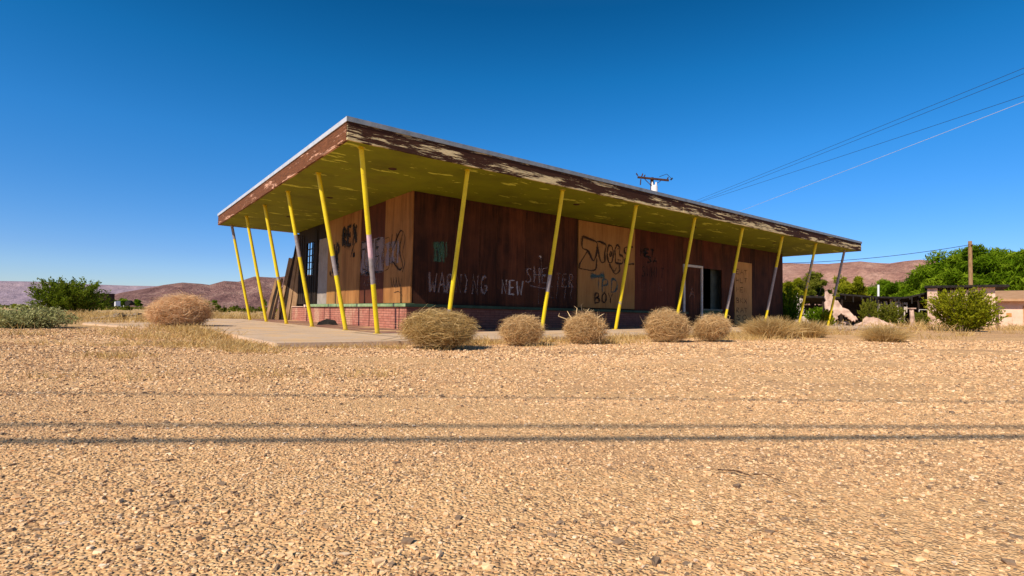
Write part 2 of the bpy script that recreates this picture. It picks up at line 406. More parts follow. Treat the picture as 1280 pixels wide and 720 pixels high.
# ------------------------------------------------------------------ ground (one sheet to the horizon)
na = 240
rs = np.concatenate([np.geomspace(.4, 60, 150), np.geomspace(66, 9000, 50)])
th = np.linspace(0, 2*math.pi, na, endpoint=False)
X = rs[:, None]*np.sin(th)[None]; Y = rs[:, None]*np.cos(th)[None] + 0.
Z = Gn(X, Y)
und = (fbm(X*.5+90, Y*1.3+40, 4, 3)-.5)*.05*np.clip((Y-3.5)/6, 0, 1)
q = (X-ORG[0])*AU[0]+(Y-ORG[1])*AU[1]; w_ = (X-ORG[0])*AV[0]+(Y-ORG[1])*AV[1]
near = np.clip(np.maximum(np.maximum(-5.75-q, q-20), np.maximum(-2.1-w_, w_-13.6))/2., 0, 1)
Z = Z + und*near*np.clip((200-rs)/100, 0, 1)[:, None]
V = np.stack([X, Y, Z], -1).reshape(-1, 3)
i = np.arange(len(rs)-1)[:, None]; j = np.arange(na)[None]
F = np.stack([i*na+j, i*na+(j+1) % na, (i+1)*na+(j+1) % na, (i+1)*na+j], -1).reshape(-1, 4)
V = np.vstack([V, [[0, 0, float(Gn(0, 0))]]]); c0 = len(V)-1
o = npmesh('ground', V, F, M['ground'], smooth=True)
me = o.data
bf = MB()
tri = [(c0, (k+1) % na, k) for k in range(na)]
bm_v = [tuple(p) for p in V[:na]]+[tuple(V[c0])]
import bmesh
bm = bmesh.new(); bm.from_mesh(me); bm.verts.ensure_lookup_table()
for k in range(na):
    try: bm.faces.new((bm.verts[c0], bm.verts[(k+1) % na], bm.verts[k]))
    except Exception: pass
bmesh.ops.recalc_face_normals(bm, faces=bm.faces[:]); bm.to_mesh(me); bm.free()
if me.polygons[10].normal.z < 0: me.flip_normals()
tag(o, kind='structure')

# ------------------------------------------------------------------ loose gravel: angular stones lying on the lot
def gravel():
    r = RS(5)
    P = []; S = []
    def ring(n, y0, y1, pw, s0, s1, wid=1.2, cut=None):
        u_ = r.rand(n); y = y0+(y1-y0)*u_**pw; x = (r.rand(n)*2-1)*(wid*y+.5)
        dens = .55*fbm(x*1.7, y*1.7, 3, 9)+.45*fbm(x*.22+y*.1+3, y*2.1, 3, 15)
        k = r.rand(n) < np.clip((dens-.22)*2.6, .38, 1)
        if cut is not None: k = fbm(x*2.6+7, y*2.6, 3, 31) > cut
        x, y = x[k], y[k]
        s = s0*np.exp(r.randn(len(x))*.42); s = np.clip(s, s0*.4, s1)
        P.append(np.stack([x, y, Gn(x, y)], 1)); S.append(s)
    ring(105000, .6, 3.4, .75, .0032, .0075)
    ring(4500, .6, 4.0, .75, .0058, .0115)
    ring(90000, 3.0, 7.0, .8, .0062, .013)
    ring(60000, 6.0, 12., .9, .0115, .020, 1.1)
    ring(320, 1.2, 9., .8, .009, .015)
    nb = sum(len(p) for p in P); ring(2600, .8, 7., .8, .0065, .014, cut=.50); dark_from = nb
    P = np.vstack(P); S = np.concatenate(S); n = len(P)
    g_ = .62
    base = np.array([[-1,-1,-1],[1,-1,-1],[1,1,-1],[-1,1,-1],[-1,-1,1],[1,-1,1],[1,1,1],[-1,1,1]], float)*g_
    V = base[None] + (r.rand(n, 8, 3)-.5)*.75
    sc = np.stack([1+.5*r.rand(n), .6+.5*r.rand(n), .42+.4*r.rand(n)], 1)
    V = V*sc[:, None]*S[:, None, None]
    a = r.rand(n)*6.283; ca, sa = np.cos(a), np.sin(a)
    x = V[..., 0]*ca[:, None]-V[..., 1]*sa[:, None]; y = V[..., 0]*sa[:, None]+V[..., 1]*ca[:, None]
    V = np.stack([x, y, V[..., 2]], -1) + P[:, None]; V[..., 2] += (S*.15)[:, None]
    f = np.array([[4,5,6],[4,6,7],[0,1,5],[0,5,4],[1,2,6],[1,6,5],[2,3,7],[2,7,6],[3,0,4],[3,4,7]])
    F = (f[None]+(np.arange(n)*8)[:, None, None]).reshape(-1, 3)
    vv_ = r.rand(n)*.97; vv_[dark_from:] *= .13; var = np.repeat(vv_, 8)
    o = npmesh('gravel', V.reshape(-1, 3), F, M['stone'], var)
    tag(o, 'loose tan gravel with a few dark stones spread over the empty lot', 'gravel', kind='stuff')
gravel()

# ------------------------------------------------------------------ slab under the building
B = empty('abandoned_diner', ORG, math.pi/2-TH)
tag(B, 'abandoned flat-roofed diner with boarded walls, olive soffit and slanted yellow posts', 'building')
def prism_sheet(outline, zf, depth):
    m = MB(); k = len(outline)
    T = [(x, y, zf(x, y)) for x, y in outline]; Bm = [(x, y, zf(x, y)-depth) for x, y in outline]
    m.add(T+Bm, [tuple(range(k))]+[(i_, i_+k, (i_+1) % k+k, (i_+1) % k) for i_ in range(k)]); return m
# the slab as a grid so that it follows the fall of the lot
m = MB()
us = [-5.75, -4.6, -3.2, 0, 4, 8, 12, 16, 18.2, 19.6]; vs = [-2.0, -.8, 0, 2, 5, 8, 11, 13.6]
Vv = [(a_, b_, slabz(a_, b_)) for b_ in vs for a_ in us]; nu = len(us)
m.add(Vv, [(r_*nu+k, r_*nu+k+1, (r_+1)*nu+k+1, (r_+1)*nu+k) for r_ in range(len(vs)-1) for k in range(nu-1)])
edge = [(a_, vs[0]) for a_ in us]+[(us[-1], b_) for b_ in vs[1:]]+[(a_, vs[-1]) for a_ in us[::-1][1:]]+[(us[0], b_) for b_ in vs[::-1][1:-1]]
k = len(edge)
m.add([(x, y, slabz(x, y)) for x, y in edge]+[(x, y, slabz(x, y)-.25) for x, y in edge], [(q_, q_+k, (q_+1) % k+k, (q_+1) % k) for q_ in range(k)])
r_ = RS(3); ms = m; m = MB()
sl = ms.build('concrete_slab', M['slab']); sl.location = ORG; sl.rotation_euler = (0, 0, math.pi/2-TH)
tag(sl, kind='structure')
# a broken apron lying against the corner of the slab
m = MB()
ap = [(-6.9, 5.2), (-5.78, 4.4), (-5.78, 11.5), (-7.6, 11.2), (-7.9, 8.)]
m = prism_sheet(ap, lambda x, y: slabz(x, y)-.025, .2)
a2 = m.build('concrete_apron', M['slab']); a2.location = ORG; a2.rotation_euler = (0, 0, math.pi/2-TH); tag(a2, kind='structure')

# ------------------------------------------------------------------ the diner
S_, T_ = 3.47, 3.86
U0, U1, V0, V1 = -4.29, 18.49, -.35, 12.25
WU, WV = -1.52, 2.50
def part(mb, name, mat, label=None, parent=B, **k):
    o = mb.build(name, mat, parent, **k)
    if label: o['label'] = label
    return o
m = MB(); m.box((U0+.06, V0+.06, T_-.06), (U1-.06, V1-.06, T_-.012)); part(m, 'roof', M['roof'])
m = MB(); m.box((U0+.05, V0+.05, S_), (U1-.05, V1-.05, S_+.025)); part(m, 'soffit', M['soffit'])
for a_, b_ in ((-2.81, .95), (-2.83, 4.77), (-2.82, 8.6), (2.6, .95), (8.06, .95), (13.5, .95)):
    m = MB(); m.tube([(a_, b_, S_-.012), (a_, b_, S_+.001)], [.075, .095], 16); fx = part(m, 'light_fitting', M['darkwood'])
# fascia boards, butted with small gaps, edges worn
def fascia_run(a, b, fixed, axis, z0, z1, th_, seed):
    r = RS(seed); m = MB(); n = max(2, int((b-a)/.16))
    xs = np.linspace(a, b, n); lo = z0+(r.rand(n)-.3)*.012; hi = np.full(n, z1)
    for k in range(n-1):
        x0, x1 = xs[k], xs[k+1]
        y0, y1 = fixed, fixed+th_
        P = [(x0,y0,lo[k]),(x1,y0,lo[k+1]),(x1,y1,lo[k+1]),(x0,y1,lo[k]),(x0,y0,hi[k]),(x1,y0,hi[k+1]),(x1,y1,hi[k+1]),(x0,y1,hi[k])]
        if axis == 'v': P = [(y, x, z) for x, y, z in P]
        m.hexa(P)
    return m
joints = [U0+.0, 1.45, 5.6, 12.1, U1]
for k in range(4):
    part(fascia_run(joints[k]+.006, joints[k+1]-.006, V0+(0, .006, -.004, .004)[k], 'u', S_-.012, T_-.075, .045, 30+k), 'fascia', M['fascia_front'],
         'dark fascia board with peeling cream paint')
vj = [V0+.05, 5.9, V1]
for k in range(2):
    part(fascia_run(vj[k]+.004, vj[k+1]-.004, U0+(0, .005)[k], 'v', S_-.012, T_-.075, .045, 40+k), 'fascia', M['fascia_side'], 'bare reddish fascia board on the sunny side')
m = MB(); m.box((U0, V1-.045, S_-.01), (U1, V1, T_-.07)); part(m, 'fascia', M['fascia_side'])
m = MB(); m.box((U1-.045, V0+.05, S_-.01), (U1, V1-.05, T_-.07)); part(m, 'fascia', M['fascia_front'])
m = MB()
e = .022
m.box((U0-e, V0-e, T_-.075), (U1+e, V0-.003, T_+.012)); part(m, 'drip_edge', M['metal_shaded'], 'metal edge strip along the front of the roof, shade in its colour'); m = MB(); m.box((U0-e, V0-.003, T_-.075), (U0-.003, V1+e, T_+.012))
m.box((U1+.003, V0-.003, T_-.075), (U1+e, V1+e, T_+.012)); m.box((U0-.003, V1+.003, T_-.075), (U1+.003, V1+e, T_+.012))
m.box((U0-.003, V0-.003, T_-.004), (U1+.003, V0+.12, T_+.012)); m.box((U0-.003, V0+.12, T_-.004), (U0+.12, V1+.003, T_+.012))
part(m, 'drip_edge', M['metal'], 'pale metal edge strip along the roof')

# ---- spray strokes
GL = {
 'A': [[(0,0),(.45,1),(.9,0)],[(.2,.4),(.75,.42)]], 'B': [[(0,0),(0,1),(.6,.95),(.65,.6),(.1,.5),(.75,.4),(.7,.05),(0,0)]],
 'C': [[(.8,.85),(.4,1),(.05,.7),(.02,.3),(.35,0),(.8,.15)]], 'D': [[(0,0),(.02,1),(.6,.85),(.8,.45),(.5,.05),(0,0)]],
 'E': [[(.75,1),(.02,.97),(0,0),(.78,.03)],[(0,.52),(.6,.54)]], 'F': [[(.75,1),(.02,.97),(0,0)],[(0,.52),(.6,.54)]],
 'G': [[(.8,.85),(.4,1),(.05,.65),(.08,.2),(.45,0),(.8,.2),(.8,.48),(.45,.47)]], 'H': [[(0,0),(.02,1)],[(.75,0),(.73,1)],[(0,.52),(.75,.5)]],
 'I': [[(.1,0),(.12,1)]], 'K': [[(0,0),(.02,1)],[(.75,1),(.05,.5),(.8,0)]], 'L': [[(.02,1),(0,0),(.7,.02)]],
 'M': [[(0,0),(.08,1),(.45,.4),(.82,1),(.9,0)]], 'N': [[(0,0),(.05,1),(.65,.02),(.7,1)]], 'O': [[(.4,1),(.05,.7),(.06,.25),(.4,0),(.75,.3),(.74,.75),(.4,1)]],
 'P': [[(0,0),(.02,1),(.65,.92),(.68,.58),(.05,.48)]], 'R': [[(0,0),(.02,1),(.62,.9),(.62,.6),(.05,.5),(.75,0)]],
 'S': [[(.75,.88),(.35,1),(.05,.75),(.65,.4),(.68,.12),(.3,0),(0,.12)]], 'T': [[(0,.97),(.85,1)],[(.42,1),(.4,0)]],
 'V': [[(0,1),(.38,0),(.8,1)]], 'W': [[(0,1),(.2,0),(.45,.6),(.7,0),(.95,1)]], 'X': [[(0,1),(.75,0)],[(.75,1),(.0,0)]], 'Y': [[(0,1),(.38,.5),(.76,1)],[(.38,.5),(.36,0)]],
 '=': [[(0,.65),(.7,.68)],[(0,.3),(.7,.33)]], '-': [[(0,.5),(.8,.5)]],
}
class Wall:
    """maps (along, z) of a facade to building space, strokes laid a few mm proud"""
    def __init__(s, side, off): s.side = side; s.off = off
    def p(s, a, z, d=.004): return (a, WV-s.off-d, z) if s.side == 'front' else (WU-s.off-d, a, z)
    def sgn(s): return 1 if s.side == 'front' else -1
def stroke(mb, wall, pts, width, mi, d=.004, smooth=True):
    pts = [np.array(p, float) for p in pts]
    rw_ = RS(int(abs(pts[0][0]*997+pts[0][1]*131)) % 9973); wj = rw_.rand()*6
    if len(pts) == 2 and width > .02: L_ = np.linalg.norm(pts[1]-pts[0]); pts = [pts[0], pts[0]*.66+pts[1]*.34+rw_.randn(2)*.035*L_, pts[0]*.3+pts[1]*.7+rw_.randn(2)*.035*L_, pts[1]+rw_.randn(2)*.05*L_]
    if smooth and len(pts) > 2:                     # rounded corners
        for _ in range(2):
            q = [pts[0]]
            for a_, b_ in zip(pts[:-1], pts[1:]): q += [a_*.8+b_*.2, a_*.2+b_*.8]
            q.append(pts[-1]); pts = q
    n = len(pts)
    for wd_, am_, dd_ in (((width*2.3, .42, d-.0009), (width, 1., d)) if width >= .04 else ((width, 1., d),)):
      V = []; F = []; A = []
      for k_, p in enumerate(pts):
        t_ = pts[min(k_+1, n-1)]-pts[max(k_-1, 0)]; t_ /= np.linalg.norm(t_)+1e-9
        nn = np.array([-t_[1], t_[0]])*wd_*(.8+.35*math.sin(wj+k_*.7))
        for s_, e_ in ((-1, 0.), (0, 1.), (1, 0.)):
            x = p+nn*s_; V.append(wall.p(x[0], x[1], dd_)); A.append(am_*e_*(.75 if k_ in (0, n-1) else 1.))
      for k_ in range(n-1):
        for h in (0, 1): F.append((k_*3+h, k_*3+h+1, (k_+1)*3+h+1, (k_+1)*3+h))
      mb.add(V, F, mi, A)
def write(mb, wall, text, a0, z0, width, h, lw, mi, seed=1, slant=0., d=.004):
    r = RS(seed); n = len(text); cw = width/n; s = wall.sgn()
    for k_, ch in enumerate(text):
        for ln in GL.get(ch, []):
            dz = (r.rand()-.5)*.06*h
            pts = []
            for x, y in ln:
                xx = k_*cw + x*cw*.86 + slant*y*h + (r.rand()-.5)*.05*cw
                pts.append((a0+s*xx, z0+dz+y*h*(1+.08*(r.rand()-.5))))
            stroke(mb, wall, pts, lw, mi, d + .0004*k_, smooth=ch in 'BCDGOPRS')

def panel(side, a0, a1, z0, z1, off, mat, marks=None, label=None, th_=.02, name='plywood_panel', mats=()):
    m = MB(); g = .003
    if side == 'front': m.box((a0+g, WV-off, z0), (a1-g, WV-off+th_+off, z1))
    else: m.box((WU-off, a0+g, z0), (WU-off+th_+off, a1-g, z1))
    if marks: marks(m, Wall(side, off))
    return part(m, name, [mat]+list(mats), label)
zt = S_-.004
# ---- front facade
SP = [M['sp_white'], M['sp_bright'], M['sp_faint'], M['sp_thin'], M['sp_teal'], M['sp_black'], M['sp_green'], M['sp_silver']]
def fm1(m, w):
    write(m, w, 'WARNING', -1.02, .97, 1.85, .50, .045, 1, 3)
    for k_ in range(3): stroke(m, w, [(-.85+.12*k_, 1.75), (-.88+.12*k_, 2.25)], .09, 7, .0035)
    write(m, w, 'AM', -.9, 1.9, .42, .38, .05, 7, 5)
def fm2(m, w):
    write(m, w, 'NEW', 1.27, 1.0, .86, .40, .055, 2, 8)
    write(m, w, 'SHE', 2.12, 1.38, .92, .44, .04, 1, 9, .02); write(m, w, 'LTER', 3.0, 1.30, 1.1, .42, .04, 3, 12, .02)
    write(m, w, 'LITT', 3.05, .95, 1.05, .40, .032, 3, 10)
    stroke(m, w, [(2.62, .75), (2.66, 2.15)], .03, 3, .0032); stroke(m, w, [(2.62, 2.18), (2.7, 2.14)], .05, 2, .0036)
    stroke(m, w, [(2.3, 1.28), (2.95, 1.22)], .03, 1, .0034)
def seams(m, w, xs):
    for x in xs: stroke(m, w, [(x, .68), (x+.004, 3.45)], .012, 4, .003)
def fm1s(m, w): fm1(m, w); seams(m, w, (-.32, .5))
def fm2a(m, w):
    write(m, w, 'NEW', 1.27, 1.0, .80, .40, .055, 2, 8)
def fm2b(m, w):
    write(m, w, 'SHE', 2.12, 1.38, .92, .44, .04, 1, 9, .02); write(m, w, 'LTER', 3.0, 1.30, 1.1, .42, .04, 3, 12, .02)
    write(m, w, 'LITT', 3.05, .95, 1.05, .40, .032, 3, 10)
    stroke(m, w, [(2.62, .75), (2.66, 2.15)], .03, 3, .0032); stroke(m, w, [(2.62, 2.18), (2.7, 2.14)], .05, 2, .0036)
    stroke(m, w, [(2.3, 1.28), (2.95, 1.22)], .03, 1, .0034); seams(m, w, (3.2,))
panel('front', WU, 1.1, .66, zt, .004, M['dark1'], fm1s, 'dark red sheets sprayed WARNING', mats=SP)
panel('front', 1.1, 2.1, .66, zt, .0, M['dark2'], fm2a, 'dark red sheet sprayed NEW', mats=SP)
panel('front', 2.1, 4.17, .66, zt, .005, M['dark3'], fm2b, 'dark red sheets with faint sprayed SHELTER', mats=SP)
def fm3(m, w):
    # outlined throw-up letters across the upper half
    L = 4
    stroke(m, w, [(4.36,2.93),(4.34,2.55),(4.62,2.52),(4.86,2.16),(4.98,2.34),(5.05,2.66),(5.02,2.84),(4.36,2.93)], .055, L)
    stroke(m, w, [(5.05,2.66),(5.20,2.16),(5.42,2.2),(5.38,2.5),(5.48,2.78),(5.2,2.84),(5.02,2.84)], .052, L)
    stroke(m, w, [(5.5,2.5),(5.56,2.78),(5.74,2.76),(5.82,2.5),(5.74,2.2),(5.56,2.2),(5.5,2.5)], .052, L)
    stroke(m, w, [(5.62,2.48),(5.68,2.6),(5.72,2.45),(5.64,2.38),(5.62,2.48)], .045, L)
    stroke(m, w, [(5.86,2.62),(5.98,2.84),(6.14,2.74),(6.08,2.5),(6.3,2.46),(6.28,2.2),(5.9,2.2),(5.92,2.42),(5.86,2.62)], .052, L)
    stroke(m, w, [(6.0,2.68),(6.06,2.7)], .035, L); stroke(m, w, [(6.0,2.32),(6.16,2.32)], .035, L)
    stroke(m, w, [(6.78,2.82),(6.36,2.78),(6.34,2.6),(6.6,2.5),(6.36,2.36),(6.4,2.2),(6.86,2.24)], .052, L)
    stroke(m, w, [(4.62,2.52),(4.24,2.05),(4.24,1.92)], .045, L); stroke(m, w, [(4.24,1.92),(5.0,1.86),(5.02,2.3)], .04, L)
    stroke(m, w, [(5.6,2.16),(5.9,1.8),(6.14,1.96),(6.1,2.16)], .045, L); stroke(m, w, [(5.74,2.1),(5.86,1.9),(5.98,2.08)], .026, L)
    stroke(m, w, [(4.74,1.72),(5.36,1.74)], .11, 5); stroke(m, w, [(5.12,1.7),(5.1,1.3)], .035, 5)
    write(m, w, 'PD', 5.3, 1.22, .85, .46, .05, 5, 21)
    write(m, w, 'BOY', 4.95, .86, .95, .34, .05, 4, 22)
    write(m, w, 'BOY', 4.97, .87, .93, .33, .03, 4, 23)
    stroke(m, w, [(5.44,.72),(5.45,3.4)], .012, 4, .003)
panel('front', 4.2, 6.9, .70, zt-.03, .03, M['tan0'], fm3, 'lighter tan board with black outlined graffiti letters', mats=SP)
def fm4(m, w):
    write(m, w, 'MET', 7.2, 2.55, .85, .28, .06, 6, 31); write(m, w, 'SA', 7.6, 2.35, .6, .2, .05, 6, 32)
    write(m, w, 'SWHIT', 7.3, 1.85, 1.3, .35, .03, 6, 33); write(m, w, 'LLIVE', 7.2, 1.4, 1.3, .25, .02, 3, 34)
def fm4s(m, w): fm4(m, w); seams(m, w, (8.75,))
panel('front', 6.93, 9.2, .66, zt, .003, M['redply'], fm4s, 'red plywood with faint dark scribbles', mats=SP); panel('front', 9.2, 9.69, .66, zt, .0, M['dark0'])
panel('front', 9.69, 10.92, 2.47, zt, .004, M['dark2'])
panel('front', 10.92, 11.7, 2.38, zt, .008, M['redply']); panel('front', 11.7, 12.3, 2.38, zt, .004, M['dark2'])
panel('front', 12.3, 13.23, slabz(12.7, 2.4), zt, .004, M['dark3'])
def fm5(m, w):
    for k_, (tx, z_) in enumerate((('EAT', 2.3), ('HLT', 1.95), ('MEN', 1.55), ('BKX', 1.1), ('RAT', .7), ('SO', .4))):
        write(m, w, tx, 13.35, z_, .95, .2, .035, 4, 50+k_)
panel('front', 13.25, 14.6, slabz(14, 2.4)+.01, 2.82, .02, M['tan2'], fm5, 'tall pale plywood board covered in small scribbles', mats=SP)
panel('front', 13.23, 14.62, 2.82, zt, .004, M['dark0'])
panel('front', 14.62, 16., slabz(15, 2.4), zt, .003, M['dark1']); panel('front', 16., 17.37, slabz(16, 2.4), zt, .0, M['dark3'])
panel('front', 10.95, 12.3, slabz(11.5, 2.4), .74, .02, M['greenpanel'], None, 'dark green panel under the open window', name='lower_panel')
# door
dz0 = slabz(10.2, 2.4)
def fdoor(m, w): write(m, w, 'A', 10.1, 1.2, .4, .4, .04, 3, 60)
dr = panel('front', 9.78, 10.84, dz0+.01, 2.36, -.0, M['dark2'], fdoor, 'dark boarded door in a white frame', name='door', mats=SP)
m = MB(); w0 = WV-.05
for a0, a1, z0, z1 in ((9.70, 9.775, dz0, 2.45), (10.845, 10.92, dz0, 2.45), (9.775, 10.845, 2.365, 2.45)): m.box((a0, w0, z0), (a1, WV+.02, z1))
part(m, 'door_frame', M['white'], 'chipped white frame', parent=dr)
m = MB(); m.box((10.95, WV-.05, .74), (12.3, WV+.1, .80)); part(m, 'window_ledge', M['greengrey'], parent=B)
# dark inside of the open window, with a leaf of grey green partition
m = MB(); m.box((12.2, 2.9, .2), (13.4, 2.95, 3.3)); part(m, 'partition', M['greengrey'])
# ---- left facade
SL = [M['sp_black'], M['sp_thin'], M['sp_silver'], M['sp_faint']]
def lm1(m, w):
    # right end of the big filled letters, outlined
    stroke(m, w, [(4.02,2.42),(3.72,2.45),(3.7,1.6),(4.02,1.55)], .03, 2, .0045)
    stroke(m, w, [(3.6,2.5),(3.58,1.55)], .035, 2); stroke(m, w, [(3.35,2.5),(3.3,1.6)], .03, 2)
    stroke(m, w, [(3.6,2.05),(3.15,2.55),(2.95,2.5),(3.2,2.05),(2.9,1.6),(3.1,1.5),(3.58,1.8)], .04, 2)
    stroke(m, w, [(2.95,2.5),(2.82,2.3),(2.98,1.95),(2.8,1.7),(2.95,1.45)], .03, 2)
    stroke(m, w, [(3.5,2.3),(3.5,1.7)], .2, 3, .0035); stroke(m, w, [(3.85,2.3),(3.85,1.7)], .22, 3, .0035); stroke(m, w, [(3.25,2.3),(3.2,1.7)], .12, 3, .0035)
    for k_ in range(4): stroke(m, w, [(3.6-.15*k_,1.35),(3.5-.15*k_,1.05),(3.42-.15*k_,1.3)], .03, 2)
    stroke(m, w, [(3.4,.95),(3.1,.98),(2.9,.85)], .02, 2); stroke(m, w, [(2.62,.7),(2.63,1.1)], .02, 2)
def lm2(m, w):
    for k_, a_ in enumerate((5.55, 5.15, 4.75, 4.35)):
        stroke(m, w, [(a_, 2.5), (a_+.02, 1.5)], .36, 3, .0035+.0003*k_)
        stroke(m, w, [(a_-.16, 2.2), (a_-.16, 1.75)], .1, 4, .0048)
    write(m, w, 'FLE', 5.7, 1.98, 1.5, .5, .045, 2, 71, d=.006); write(m, w, 'ABN', 5.65, 1.5, 1.4, .42, .04, 2, 72, d=.006)
    stroke(m, w, [(5.7,1.52),(4.3,1.62)], .05, 2, .007)
    write(m, w, 'ATHON', 5.5, 1.18, 1.3, .2, .03, 4, 73)
def lm3(m, w):
    write(m, w, 'REX', 7.2, 2.50, 1.25, .58, .14, 1, 81); write(m, w, '=', 6.35, 2.05, .3, .2, .06, 1, 82)
    stroke(m, w, [(6.2,2.5),(6.5,2.1)], .05, 1, .0055)
def lm4(m, w):
    write(m, w, 'NO', 8.2, 2.25, .75, .40, .13, 1, 83); write(m, w, 'SB', 8.15, 1.80, .65, .42, .14, 1, 84)
    stroke(m, w, [(8.35,2.95),(8.38,2.6)], .06, 1); stroke(m, w, [(8.35,1.75),(8.2,1.6)], .07, 1); stroke(m, w, [(7.5,1.7),(7.5,1.1)], .04, 1)
zb = .68
panel('left', 2.5-.02, 4.06, zb, zt, .02, M['tan1'], lm1, 'orange plywood sheet at the corner with outlined letters', mats=SL)
panel('left', 4.06, 5.75, zb, zt, .0, M['redply'], lm2, 'dark red sheet with silver sprayed block letters', mats=SL)
panel('left', 5.75, 7.3, zb, zt, .015, M['tan1'], lm3, 'orange plywood sheet sprayed REX', mats=SL)
panel('left', 7.3, 8.6, zb, zt, .008, M['tan0'], lm4, 'plywood sheet with thick black scrawl', mats=SL)
panel('left', 8.6, 9.66, zb, 2.95, -.03, M['whiteboard'], None, 'pale grey board', name='wall_board', th_=.06)
panel('left', 8.6, 9.66, 2.95, zt, .0, M['burnt'], name='wall_board')
# charred window bay
m = MB()
for a0, a1, z0, z1 in ((9.66, 10.04, zb, zt), (10.96, 11.95, zb, zt), (10.04, 10.96, zb, 1.72), (10.04, 10.96, 2.94, zt)):
    m.box((WU-.01, a0, z0), (WU+.06, a1, z1))
for k_ in range(9): m.box((WU-.03, 9.72+.25*k_, zb), (WU-.012, 9.78+.25*k_, 1.68 if 9.9 < 9.72+.25*k_ < 11 else 3.3))
wb = part(m, 'charred_wall', M['burnt'], 'charred wall bay with an empty window')
m = MB()
for k_ in range(1, 3): m.box((WU-.0, 10.04+.92*k_/3-.014, 1.72), (WU+.04, 10.04+.92*k_/3+.014, 2.94))
for k_ in range(1, 5):
    z_ = 1.72+1.22*k_/5; m.box((WU+.002, 10.04, z_-.013), (WU+.038, 10.96, z_+.013))
part(m, 'window_grid', M['burnt'], parent=wb)
# ---- brick base with sill
def brickrun(side):
    m = MB(); pr = .20
    N = 24
    a, b = (WU-pr, 9.66) if side == 'front' else (WV-pr, 11.9)
    for k_ in range(N):
        x0 = a+(b-a)*k_/N; x1 = a+(b-a)*(k_+1)/N
        if side == 'front':
            P = [(x0, WV-pr), (x1, WV-pr), (x1, WV+.05), (x0, WV+.05)]
        else: P = [(WU-pr, x0), (WU+.05, x0), (WU+.05, x1), (WU-pr, x1)]
        if side == 'left' and k_ == 0: P = [(WU-pr, WV-pr+.001), (WU+.05, WV-pr+.26), (WU+.05, x1), (WU-pr, x1)]
        m.hexa([(x, y, slabz(x, y)-.03) for x, y in P]+[(x, y, .575) for x, y in P])
    return m
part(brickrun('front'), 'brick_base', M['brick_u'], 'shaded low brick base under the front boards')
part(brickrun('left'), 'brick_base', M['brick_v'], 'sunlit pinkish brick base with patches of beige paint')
m = MB(); m.box((WU-.26, WV-.26, .577), (9.68, WV-.005, .655)); part(m, 'window_sill', M['sill_shaded'], bevel=.008)
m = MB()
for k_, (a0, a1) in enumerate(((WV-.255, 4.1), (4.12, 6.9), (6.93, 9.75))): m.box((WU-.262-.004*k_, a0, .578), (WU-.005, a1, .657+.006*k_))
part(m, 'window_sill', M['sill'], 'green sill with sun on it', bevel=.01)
m = MB(); m.box((WU-.25, 9.8, .577), (WU-.01, 10.25, .66)); m.box((WU-.24, 10.4, .577), (WU-.02, 11.8, .60)); part(m, 'window_sill', M['stucco'], 'broken pale sill stub')
# ---- rest of the shell
m = MB()
m.box((WU+.1, WV+.05, 0), (9.6, WV+.12, S_-.01)); m.box((12.34, WV+.05, 0), (17.3, WV+.12, S_-.01)); part(m, 'inner_wall', M['inside'])
m = MB(); m.box((17.3, WV+.13, 0), (17.38, 12.0, S_-.01)); m.box((.6, 12.0, 0), (17.38, 12.08, S_-.01)); m.box((-1.4, 12.0, 0), (.6, 12.06, .9)); m.box((1.5, 6.2, 0), (17.2, 6.26, S_-.012))
m.box((WU+.08, WV+.13, 0), (WU+.13, 9.6, S_-.012))
part(m, 'rear_wall', M['inside'])
for k_ in range(3):
    m = MB(); m.box((-1.5+.55*k_, 11.95, 0), (-1.42+.55*k_, 12.03, S_-.02)); part(m, 'stud', M['burnt'])

# ---- slanted yellow posts
def post(tu, tv, bu, bv, bands, seed):
    r = RS(seed); p = np.array([bu, bv, slabz(bu, bv)-.01]); q = np.array([tu, tv, S_+.003]); n = 56
    pts = [p+(q-p)*k_/(n-1) for k_ in range(n)]; A = []; Cc = []
    for k_ in range(n):
        t_ = k_/(n-1); a = .0; c = (0, 0, 0, 1)
        for f0, f1, colr, st in bands:
            if f0 <= t_ <= f1: a = st; c = (*colr, 1)
        A.append(a); Cc.append(c)
    m = MB(); m.tube(pts, .047, 14, 0, A, Cc)
    d = .068; z0 = slabz(bu, bv)
    m.box((bu-d, bv-d, z0-.02), (bu+d, bv+d, z0+.008), 0, .35)
    m.box((tu-.055, tv-.055, S_-.008), (tu+.055, tv+.055, S_-.001), 0, .42)
    return part(m, 'post', M['post'], smooth=False)
GR = (.0, .0, .0); PK = (.42, .22, .26)
ps = [post(-3.91, -.05, -3.17, .65, [(.29, .42, GR, .75), (.43, .56, PK, .85)], 1)]
rb = [[(.10, .15, GR, .55)], [(.28, .40, GR, .8)], [(.2, .24, GR, .45)], [], [(.20, .56, GR, .9)], [(.20, .66, GR, .9)], [(.45, .8, GR, .55)], [(.4, 1., GR, .75)]]
for k_ in range(8): ps.append(post(-1.57+2.73*k_, -.05, -1.57+2.73*k_, .65, rb[k_], 10+k_))
lb = [[(.35, .48, GR, .8)], [(.52, .68, GR, .8)], [(.35, .4, GR, .55)], [(.6, .64, GR, .4)], [(.85, 1., GR, .7)]]
for k_ in range(5): ps.append(post(-3.91, 2.3725*(k_+1), -3.17, 2.3725*(k_+1), lb[k_], 20+k_))
for o in ps:
    for p_ in o.data.polygons: p_.use_smooth = len(p_.vertices) == 4 and p_.index < 55*14

